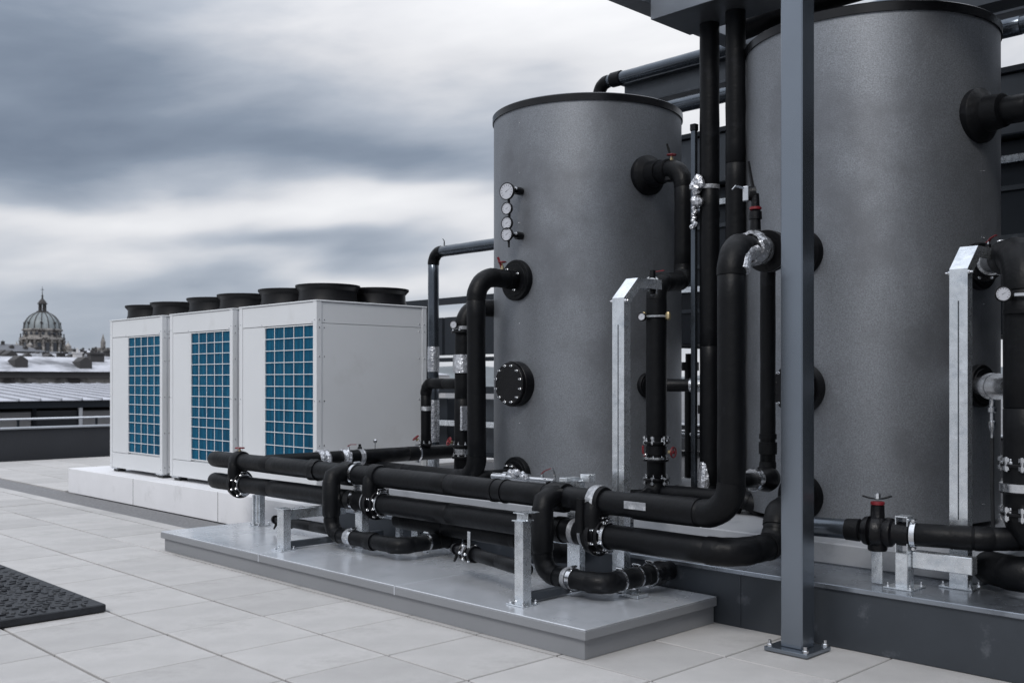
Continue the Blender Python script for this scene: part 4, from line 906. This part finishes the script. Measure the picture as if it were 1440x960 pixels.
pm2, pmd2 = P2['mid']
t = thing('drain_stub', 'short bright steel stub with a hanging drain cock at mid height of the right tank', 'valve', tuple(pm2))
ax_ = (Vector((5.55, 1.95, 1.35)) - pm2).normalized(); 
b = B(); b.lathe(pm2 + ax_ * .02, ax_, [(0, .060), (.42, .060), (.42, .078), (.45, .078), (.45, .058), (.62, .058), (.62, .075), (.65, .075), (.65, .05), (1.0, .05)], 26); b.build('steel_pipe', M_STEEL, t)
p = pm2 + ax_ * .48
b = B(); b.lathe(p, (0, 0, -1), [(0, .03), (.06, .022), (.07, .016), (.12, .016), (.125, .024), (.15, .024), (.155, .014), (.20, .014), (.205, .022), (.24, .02), (.27, .010), (.30, .010)], 14); b.build('drain_cock', M_STEEL, t)
b = B(); b.rings([p + Vector((0, 0, -.30)), p + Vector((0, 0, -.60)), p + Vector((.02, 0, -.9))], [.012, .012, .012], 8); b.build('hose', M_RUBBER, t)
po2, pod2 = P2['out']
t = thing('high_outlet_pipe', 'black insulated pipe leaving the upper side port of the right tank toward the right edge', 'pipe', tuple(po2))
add_pipe(t, [po2 + pod2 * .05, po2 + Vector((.0, -1.5, 0))], .083, .1, maxlen=.38); band(t, po2 + Vector((-.01, -.40, 0)), (0, 1, 0), .083, .20, M_FOAM2, 'foam_wrap', .010)
b = B(); q_ = po2 + Vector((-.02, -.42, .085)); b.lathe(q_, (0, 0, 1), [(0, .012), (.03, .012)], 8); b.build('tap_stem', M_STEEL, t); handwheel(t, q_, (-.3, 0, 1), .022, M_STEEL, .05)
t = thing('floor_elbow', 'fat black elbow lying on the dark plinth at the lower right edge', 'pipe', (5.3, 1.8, .42))
add_pipe(t, [(5.42, 2.08, .43), (5.30, 1.86, .43), (5.60, 1.3, .43)], .085, [.10], endcap=(1, 0))

# ------------------------------------------------------------------ rack and ducts behind the tanks
t = thing('high_pipe', 'silver-jacketed pipe above the left tank, its elbow dropping behind the tank top', 'pipe', (7.95, 5, 4.4))
add_pipe(t, [(7.95, 6.86, 3.4), (7.95, 6.86, 4.42), (7.95, -2.0, 4.42)], .062, [.12], m=M_JACK, me=M_FOAM2, maxlen=2.2)
band(t, (7.95, 6.62, 4.42), (0, 1, 0), .062, .12, M_FOAM2, 'foam_wrap', .012)
t = thing('rack_beam', 'deep dark steel beam crossing behind the tops of the tanks', 'beam', (8.6, 3, 4.3))
b = B(); b.box(8.50, 8.70, -3, 7.05, 4.31, 4.335, .002); b.box(8.59, 8.61, -3, 7.05, 4.334, 4.556); b.box(8.50, 8.70, -3, 7.05, 4.555, 4.58, .002); b.build('beam_profile', M_DARKSHEET, t)
t = thing('lower_rack_pipe', 'silver-jacketed pipe below the deep beam behind the tanks', 'pipe', (8.4, 3, 4.15))
add_pipe(t, [(8.45, 6.4, 4.17), (8.45, -2.5, 4.17)], .075, .1, m=M_JACK, maxlen=2.0)
t = thing('air_duct', 'dark raised air duct behind the tanks with flanged joints', 'duct', (9.2, 2, 1.7))
b = B(); b.box(8.72, 9.8, -3, 8.3, 1.76, 3.34, .01); b.build('duct_body', M_COLD, t)
b = B(); b.box(8.60, 9.9, -3, 8.35, 3.36, 3.85, .01); b.build('fascia', M_DARKSHEET, t)
b = B(); b.box(8.56, 9.94, -3.02, 8.37, 3.85, 3.90, .004); b.build('fascia_cap', M_COLD, t)
for i in range(10):
    y = 7.9 - i * 1.15; b = B(); b.box(8.695, 9.82, y - .025, y + .025, 1.74, 3.358, .003); b.build('joint_flange', M_DARKSHEET, t)
for z_ in (2.1, 2.55, 2.95):
    b = B(); b.box(8.70, 8.725, -3, 8.28, z_ - .02, z_ + .02, .002); b.build('stiffener', M_DARKSHEET, t)
for z_ in (3.18, 2.32):
    b = B(); b.box(8.66, 8.70, -1.3, 8.28, z_ - .03, z_ + .03, .003); b.build('strut_channel', M_GALV, t)
for y in (8.0, 5.0, 2.0, .2):
    b = B(); b.box(8.8, 8.9, y - .05, y + .05, .326 if y < 7 else 0, 1.758, .003); b.build('leg', M_COLD, t)
t = thing('louvred_unit', 'dark louvred plant unit behind the right tank', 'plant unit', (9.2, 0, .33))
b = B(); b.box(8.55, 8.95, -3.0, 2.6, .326, 1.70, .01); b.build('casing', M_COLD, t)
for i in range(14):
    z = .42 + i * .09; b = B(); b.add([(8.50, -2.9, z), (8.55, -2.9, z + .05), (8.55, 2.5, z + .05), (8.50, 2.5, z), (8.502, -2.9, z - .006), (8.552, -2.9, z + .044), (8.552, 2.5, z + .044), (8.502, 2.5, z - .006)], [(0, 1, 2, 3), (4, 7, 6, 5), (0, 3, 7, 4), (1, 5, 6, 2), (0, 4, 5, 1), (3, 2, 6, 7)]); b.build('louvre', M_DARKSHEET, t)
t = thing('overhead_pipe', 'thick black pipe above the right tank beside the trunking', 'pipe', (6.62, 2, 4.2))
add_pipe(t, [(6.62, 4.35, 4.02), (6.62, 3.9, 4.08), (6.62, -2.0, 4.08)], .085, [.2], endcap=(1, 0), maxlen=2)
t = thing('roof_beam', 'dark steel beam above the right tank at the top right of the picture', 'beam', (7.6, 0, 4.2))
b = B(); b.box(7.50, 7.72, -3, 3.2, 4.06, 4.30, .004); b.build('beam_profile', M_DARKSHEET, t)
# clutter seen through the gaps: valve trees and a small floor unit
t = thing('manifold', 'black valve manifold standing on the terrace, seen through the gap between the tanks', 'manifold', (9.9, 6.0, 0))
b = B(); xx, yy = 9.9, 9.9 * .5935 / .823
for dy, h_ in ((0, 1.7), (-.25, 1.2), (.35, 1.3)):
    b.lathe((xx, yy + dy, 0), (0, 0, 1), [(0, .06), (.5, .06), (.5, .10), (.56, .10), (.56, .06), (h_ - .2, .06), (h_ - .2, .11), (h_ - .1, .11), (h_ - .1, .05), (h_, .05)], 14)
b.build('valve_tree', M_CAST, t)
b = B(); b.rings([(xx, yy - .5, .75), (xx, yy + .6, .75)], [.05, .05], 12); b.build('cross_tube', M_STEEL, t)
b = B(); b.box(xx - .15, xx + .15, yy - .45, yy + .5, .0, .22, .01); b.build('stand', M_GALV, t)

# dark plant rack left of the tank, beyond the nearest cooling unit
t = thing('plant_rack', 'dark framed plant rack with grey panels seen between the cooling unit and the left tank', 'plant rack', (9.9, 11, 0))
for y in (8.4, 10.2, 12.0, 13.6):
    b = B(); b.box(9.86, 9.94, y - .04, y + .04, .002, 2.60, .003); b.build('upright', M_COLD, t)
for z0_, z1_, m_ in ((2.50, 2.60, M_COLD), (1.66, 1.72, M_COLD), (1.20, 1.30, M_COLD), (.72, .80, M_GALV), (.30, .38, M_COLD)):
    b = B(); b.box(9.80, 9.86, 7.9, 14.0, z0_, z1_, .003); b.build('rail', m_, t)
for i in range(5):
    b = B(); b.box(9.88, 9.96, 8.0 + i * 1.2, 9.14 + i * 1.2, 1.76, 2.32, .004); b.build('panel', M_COLD, t)
for i in range(5):
    b = B(); b.box(9.98, 10.3, 8.0 + i * 1.2, 8.9 + i * 1.2, .30, 1.12, .01); b.build('casing', M_COLD if i % 2 else M_DARKSHEET, t)
for i in range(5):
    b = B(); b.rings([(9.70, 7.9, .50 + i * .17), (9.70, 9.6, .50 + i * .17)], [.03, .03], 10); b.build('tube', M_STEEL if i % 2 else M_CAST, t)

# ------------------------------------------------------------------ parapet
t = thing('parapet_wall', 'low dark parapet wall with a pale metal coping at the far edge of the terrace', 'wall', (5, 18.8, 0))
b = B(); b.box(-9, 16, 18.735, 19.0, -.3, .535); b.build('wall_body', M_PARAPET, t)
b = B(); b.box(-9, 16, 18.70, 19.04, .535, .565, .004); b.build('coping', M_COPING, t)
t = thing('side_parapet', 'dark parapet wall closing the far side of the terrace behind the plant', 'wall', (15.9, 5, 0))
b = B(); b.box(15.7, 16.0, -9, 18.69, -.3, .54); b.build('wall_body', M_PARAPET, t)
b = B(); b.box(15.66, 16.04, -9, 18.69, .54, .57, .004); b.build('coping', M_COPING, t)
b = B(); b.box(-9.4, 16.4, -9.4, 19.4, -20, -.36); tag(b.build('roof_building', M_WALLW), 'the building whose flat roof carries the terrace', 'building')
# railing just beyond the parapet
t = thing('terrace_railing', 'thin metal railing beyond the dark parapet', 'railing', (5, 20.5, 0))
b = B(); b.rings([(-4, 20.6, .62), (15, 20.6, .66)], [.022, .022], 8); b.build('rail', M_STEEL, t)
b = B(); b.rings([(-4, 20.6, .38), (15, 20.6, .42)], [.014, .014], 8); b.build('rail', M_STEEL, t)
for i in range(13):
    b = B(); x = -3.6 + i * 1.5; b.box(x - .02, x + .02, 20.58, 20.62, -.36, .63); b.build('baluster', M_COLD, t)
b = B(); b.box(-20, 40, 19.45, 31.0, -.9, -.5); tag(b.build('neighbour_terrace', M_ROOFD), kind='structure')

# ------------------------------------------------------------------ city beyond
g_ = B(); g_.box(-5000, 6000, -5000, 6500, -21, -20); struct('ground', g_, M_GROUND)
def house(x0, x1, y0, y1, ze, zr, label, wallm, roofm, win=True, z0=-20, eave=.6, corn=M_STONED, chim=2, rows=2, wn_=(3.2, 1.3, 1.7), panels=0, name='town_house'):
    """hip-roofed block; ridge along x"""
    t = thing(name, label, 'building', ((x0 + x1) / 2, (y0 + y1) / 2, z0))
    b = B(); b.box(x0, x1, y0, y1, z0, ze - .5); b.build('wall', wallm, t)
    b = B(); b.box(x0 - eave * .7, x1 + eave * .7, y0 - eave * .7, y1 + eave * .7, ze - .5, ze - .02); b.build('cornice', corn, t)
    ym = (y0 + y1) / 2; hx = min((y1 - y0) / 2, (x1 - x0) / 2 - .5)
    rf = B(); X0_, X1_, Y0_, Y1_ = x0 - eave, x1 + eave, y0 - eave, y1 + eave
    rf.add([(X0_, Y0_, ze), (X1_, Y0_, ze), (X1_, Y1_, ze), (X0_, Y1_, ze), (x0 + hx, ym, zr), (x1 - hx, ym, zr)], [(0, 1, 5, 4), (1, 2, 5), (2, 3, 4, 5), (3, 0, 4), (0, 3, 2, 1)])
    r_ = rf.build('roof', roofm, t, sharp=5)
    rr = random.Random(int(abs(x0 * 7 + y0)))
    for k in range(chim):
        cx_ = rr.uniform(x0 + 2, x1 - 2); cy_ = rr.uniform(ym - 2, ym + 1); s_ = rr.uniform(.3, .7); zt_ = zr + rr.uniform(.2, .9)
        b = B(); b.box(cx_ - s_, cx_ + s_, cy_ - .4, cy_ + .4, ze, zt_); b.box(cx_ - s_ - .1, cx_ + s_ + .1, cy_ - .5, cy_ + .5, zt_, zt_ + .15); b.lathe((cx_, cy_, zt_ + .15), (0, 0, 1), [(0, .12), (.5, .1)], 6); b.build('chimney', corn, r_)
    dl = B(); dl.add([(-.7, 0, 0), (.7, 0, 0), (.7, 0, 1.0), (0, 0, 1.5), (-.7, 0, 1.0), (-.7, 2.4, .9), (.7, 2.4, .9), (0, 2.4, 1.5)], [(0, 1, 2, 3, 4), (0, 4, 5), (1, 6, 2), (4, 3, 7, 5), (2, 6, 7, 3)])
    dm_ = dl.mesh('dormer', corn if corn is not M_WALLW else M_ROOFD); nd_ = int((x1 - x0) / 4.5)
    for k in range(nd_):
        f_ = rr.uniform(.2, .45); sc_ = min(1.0, (zr - ze) * .55)
        inst('dormer', dm_, r_, (x0 + (x1 - x0) * (k + .5 + rr.uniform(-.2, .2)) / nd_, Y0_ + (ym - Y0_) * f_, ze + (zr - ze) * f_ - .1), None, (sc_, sc_, sc_))
    if win:
        sp, ww, hh = wn_; n = int((x1 - x0 - 1) / sp)
        wb = B(); wb.box(-ww / 2, ww / 2, -.06, .06, 0, hh); wm = wb.mesh('window', M_GLASS)
        for r in range(rows):
            for i in range(n):
                if r * 3.6 > ze - z0 - 4: continue
                inst('window', wm, t, (x0 + (x1 - x0) * (i + .5) / n, y0 - .02, ze - 2.6 - r * 3.4))
    return t, r_
# neighbour with the seam-metal roof
t = thing('glazed_pavilion', 'low neighbouring rooftop pavilion with a pale standing-seam metal roof and glazed front', 'building', (5, 36, -.5))
x0, x1, y0, y1 = -6, 24.6, 31.5, 41.5
b = B(); b.box(x0, x1, y0 + 1.2, y1 + 8, -.5, .45); b.build('glazing', M_GLASS, t)
b = B(); b.box(x0 - .3, x1 + .3, y0 - .1, y1 + 8, .56, .785, .02); b.build('fascia', M_COLD, t)
rfp = B(); rfp.add([(x0 - .5, y0 - .2, .79), (x1 + .5, y0 - .2, .79), (x1 - 6, y1, 1.27), (x0 + 6, y1, 1.27), (x0 - .5, y1 + 8, .79), (x1 + .5, y1 + 8, .79)], [(0, 1, 2, 3), (1, 5, 2), (2, 5, 4, 3), (4, 0, 3)])
r_ = rfp.build('roof', M_ROOFM, t, sharp=3)
npn = 52; wP = (x1 - x0 + 1) / npn
pb_ = B(); pb_.add([(-wP / 2 + .03, 0, .012), (wP / 2 - .03, 0, .012), (wP / 2 - .03, 9.7, .477), (-wP / 2 + .03, 9.7, .477), (-wP / 2 + .03, 0, -.01), (wP / 2 - .03, 0, -.01), (wP / 2 - .03, 9.7, .455), (-wP / 2 + .03, 9.7, .455)], [(0, 1, 2, 3), (0, 4, 5, 1), (1, 5, 6, 2), (3, 7, 4, 0)]); PM = pb_.mesh('roof_panel', M_ROOFM)
sb_ = B(); sb_.box(-.02, .02, 0, .04, -.02, .06); sb_.v = []; sb_.f = []
sb_.add([(-.02, 0, .0), (.02, 0, .0), (.02, 9.7, .465), (-.02, 9.7, .465), (-.015, 0, .07), (.015, 0, .07), (.015, 9.7, .535), (-.015, 9.7, .535)], [(4, 5, 6, 7), (0, 1, 5, 4), (1, 2, 6, 5), (3, 0, 4, 7)]); SM = sb_.mesh('seam', M_SEAM)
for i in range(npn):
    xx = x0 - .5 + (i + .5) * wP
    if xx > x1 - 6: sc_ = max(.06, (x1 + .5 - xx) / 6.5)
    elif xx < x0 + 6: sc_ = max(.06, (xx - x0 + .5) / 6.5)
    else: sc_ = 1
    inst('roof_panel', PM, r_, (xx, y0 - .2, .79), None, (1, sc_, sc_)); inst('seam', SM, r_, (xx + wP / 2, y0 - .2, .79), None, (1, sc_ * .97, sc_ * .97))
for i in range(22):
    xx = x0 + .6 + i * 1.4; b = B(); b.box(xx - .06, xx + .06, y0 + 1.1, y0 + 1.2, -.5, .56); b.build('mullion', M_STEEL if i % 3 else M_COLD, t)
    if i % 2: 
        b = B(); b.box(xx + .08, xx + 1.30, y0 + 1.12, y0 + 1.16, -.2, .42); b.build('blind', M_WALLW, t)  # pale panels added to stand for bright glints in the glazing
# blocks in front of the basilica
house(22, 41, 84, 96, 2.1, 3.4, 'long block with a pale hipped roof and a dark cornice below the dome', M_STONE, M_ROOFW, win=True, corn=M_STONED, chim=2, rows=3, wn_=(3.0, 1.3, 1.6))
house(44, 96, 112, 130, 2.2, 4.3, 'pale block at the right of the dark-corniced one', M_WALLW, M_ROOFW, chim=3, rows=2, corn=M_WALLW)
house(24, 46, 128, 142, 3.0, 4.7, 'narrow block with dark roof below the dome', M_STONE, M_ROOFD, chim=4, rows=2)
house(54, 80, 150, 166, 3.0, 5.2, 'distant block with a pale roof right of the dome', M_WALLW, M_ROOFW, chim=4, rows=2)
house(82, 130, 175, 195, 3.8, 6.0, 'wide distant block with a grey roof behind the cooling units', M_WALLW, M_ROOFD, chim=4, rows=2)
house(40, 64, 190, 206, 4.4, 6.8, 'distant dark-roofed block left of the dome', M_STONE, M_ROOFD, chim=5, rows=2)
house(70, 112, 235, 255, 5.2, 7.6, 'distant block with a pale roof just below the dome', M_WALLW, M_ROOFW, chim=5, rows=2)
house(100, 150, 300, 325, 6.8, 10.0, 'far block with dark chimneys under the dome', M_STONE, M_ROOFD, chim=6, rows=2)
house(150, 230, 330, 352, 7.2, 10.5, 'far pale block right of the dome', M_WALLW, M_ROOFW, chim=6, rows=2)
rr = random.Random(21)
cnt = 0
FAR = ['far block at the left edge of the skyline', 'far block just right of the leftmost one', 'far block directly left of the dome base', 'far block at the left foot of the dome', 'far block hidden behind the foot of the dome', 'far block at the right foot of the dome', 'far block right of the dome foot', 'far block halfway between the dome and the hilltop church', 'far block below the hilltop church', 'far block touching the left edge of the cooling units']
looks = ['far block with dull red-grey walls', 'far narrow block with a steep roof', 'far wide block with a low roof', 'far block with a tall chimney', 'far pale block with a flat roof line']
for i in range(10):
    d = 430 + i * 42; a = R(YAW) + math.atan((720 - (18 + i * 15.5)) / 1436); x = d * math.cos(a); y = d * math.sin(a)
    if 20 < (18 + i * 15.5) < 95 and d < 560: d += 150; x = d * math.cos(a); y = d * math.sin(a)
    w_ = rr.uniform(22, 44); zt = rr.uniform(12, 17) + (d - 430) * .016
    house(x - w_ / 2, x + w_ / 2, y, y + 18, zt - 3, zt, FAR[i], rr.choice((M_STONE, M_WALLW)), rr.choice((M_ROOFD, M_ROOFD, M_ROOFW)), chim=4, rows=1, win=False)

# the domed basilica
DX, DY = .370 * 480, 1.037 * 480
t = thing('domed_basilica', 'grey stone basilica with a ribbed dome and lantern on the skyline at the left', 'building', (DX, DY, -20))
K = lambda z: z + 20
b = B(); b.box(DX - 14, DX + 14, DY - 14, DY + 14, -20, 12.6); b.build('nave', M_STONE, t)
b = B(); b.lathe((DX, DY, -20), (0, 0, 1), [(K(12.6), 9.6), (K(13.4), 9.6), (K(13.5), 8.9), (K(20.3), 8.9), (K(20.5), 9.9), (K(21.4), 10.0), (K(21.6), 8.6), (K(22.2), 8.6)], 40); drum = b.build('drum', M_STONE, t)
b = B(); b.lathe((0, 0, 0), (0, 0, 1), [(0, .75), (.5, .55), (6.0, .48), (6.4, .75), (6.7, .75)], 10); CM = b.mesh('drum_column', M_STONE)
b = B(); b.box(-.3, .3, -.8, .8, 0, 4.4); WMm = b.mesh('drum_window', M_GLASS)
for i in range(16):
    a = i * PI / 8 + .1; c_, s_ = math.cos(a), math.sin(a)
    inst('drum_column', CM, t, (DX + 9.5 * c_, DY + 9.5 * s_, 13.5)); a2 = a + PI / 16
    inst('drum_window', WMm, drum, (DX + 8.85 * math.cos(a2), DY + 8.85 * math.sin(a2), 14.6), (0, 0, a2))
b = B(); b.lathe((DX, DY, 22.2), (0, 0, 1), [(0, 8.3), (2.2, 8.2), (2.6, 8.9), (3.2, 8.9), (3.4, 8.0)], 40); up_ = b.build('attic', M_STONE, t)
b = B(); b.box(-.25, .25, -.6, .6, 0, 1.2); WM2 = b.mesh('attic_window', M_GLASS)
for i in range(20):
    a = i * PI / 10; inst('attic_window', WM2, up_, (DX + 8.25 * math.cos(a), DY + 8.25 * math.sin(a), 22.7), (0, 0, a))
prof = [(8.0 * math.cos(q), 8.2 * math.sin(q)) for q in [R(k) for k in range(0, 84, 7)]]
b = B(); b.lathe((DX, DY, 25.5), (0, 0, 1), [(z, r) for r, z in prof], 48); dm = b.build('dome_shell', M_DOME, t)
for i in range(16):
    a = i * PI / 8; b = B(); b.rings([(DX + (r + .1) * math.cos(a), DY + (r + .1) * math.sin(a), 25.5 + z) for r, z in prof], [.22] * len(prof), 6); b.build('dome_rib', M_STONED, dm)
for i in range(8):
    a = (i + .5) * PI / 4; b = B(); b.lathe((DX + 7.0 * math.cos(a), DY + 7.0 * math.sin(a), 28.2), (math.cos(a), math.sin(a), 0), [(0, .6), (1.1, .6), (1.1, .35), (.9, .35)], 10); b.build('dormer', M_STONED, dm)
b = B(); b.lathe((DX, DY, 33.2), (0, 0, 1), [(0, 2.6), (.7, 2.6), (.8, 1.9), (1.0, 1.9)], 20); b.build('lantern_base', M_STONED, t)
for i in range(8):
    a = i * PI / 4 + .2; b = B(); b.lathe((DX + 1.5 * math.cos(a), DY + 1.5 * math.sin(a), 34.1), (0, 0, 1), [(0, .30), (3.3, .26)], 8); b.build('lantern_column', M_STONED, t)
b = B(); b.lathe((DX, DY, 37.3), (0, 0, 1), [(0, 2.2), (.4, 2.2), (.5, 1.8), (1.2, 1.6), (2.0, .9), (2.6, .45), (3.4, .35), (4.0, .5), (4.4, .2), (8.2, .08)], 20); sp_ = b.build('lantern_cupola', M_STONED, t)
b = B(); b.box(DX - .7, DX + .7, DY - .08, DY + .08, 44.0, 44.2); b.build('cross', M_STONED, sp_)
for sx, sy in ((-1, -1), (1, -1), (-1, 1), (1, 1)):
    cx_, cy_ = DX + sx * 8.6, DY + sy * 8.6
    b = B(); b.box(cx_ - 1.5, cx_ + 1.5, cy_ - 1.5, cy_ + 1.5, 12.6, 16.0); b.lathe((cx_, cy_, 16.0), (0, 0, 1), [(0, 2.2), (.4, 2.2), (.5, 1.5), (1.6, 1.4), (2.4, .7), (3.0, .2), (4.0, .08)], 12); b.build('corner_turret', M_STONE, t)
for i in range(8):
    a = i * PI / 4 + .35; b = B(); b.lathe((DX + 9.3 * math.cos(a), DY + 9.3 * math.sin(a), 21.4), (0, 0, 1), [(0, .4), (.8, .35), (1.0, .15), (1.5, .4), (2.0, .15)], 8); b.build('statue', M_STONED, t)

# far hills and the hilltop tower
hb = B()
def hillpt(u, d, z): a = R(YAW) + math.atan((720 - u) / 1436); return (d * math.cos(a) / math.cos(a - R(YAW)), d * math.sin(a) / math.cos(a - R(YAW)), z)
us = list(range(-2400, 3800, 60)); rr = random.Random(4)
for u in us:
    h_ = 26 + 12 * math.sin(u * .011) + 7 * math.sin(u * .031 + 1) + rr.uniform(-2, 2)
    if 100 < u < 220: h_ += 14
    for d, z in ((2100, -20), (2300, h_ * .8), (2500, h_), (3100, -20)):
        a = R(YAW) + math.atan((720 - u) / 1436); hb.v.append((d * math.cos(a), d * math.sin(a), z))
for i in range(len(us) - 1):
    for j in range(3): k = i * 4 + j; hb.f.append((k, k + 1, k + 5, k + 4))
tag(hb.build('hills', M_HILL, sharp=80), kind='structure')
t = thing('hilltop_church', 'tiny spired church far off on the hill, between the dome and the cooling units', 'building', hillpt(142, 1500, -20))
cx_, cy_, _ = hillpt(142, 1500, 0)
b = B(); b.box(cx_ - 11, cx_ + 11, cy_ - 8, cy_ + 8, -20, 49.5); b.build('nave', M_STONE, t)
b = B(); b.box(cx_ - 2.6, cx_ + 2.6, cy_ - 10, cy_ - 5, 49, 59); b.lathe((cx_, cy_ - 7.5, 59), (0, 0, 1), [(0, 3.0), (11, .2)], 8); b.build('tower', M_STONE, t)
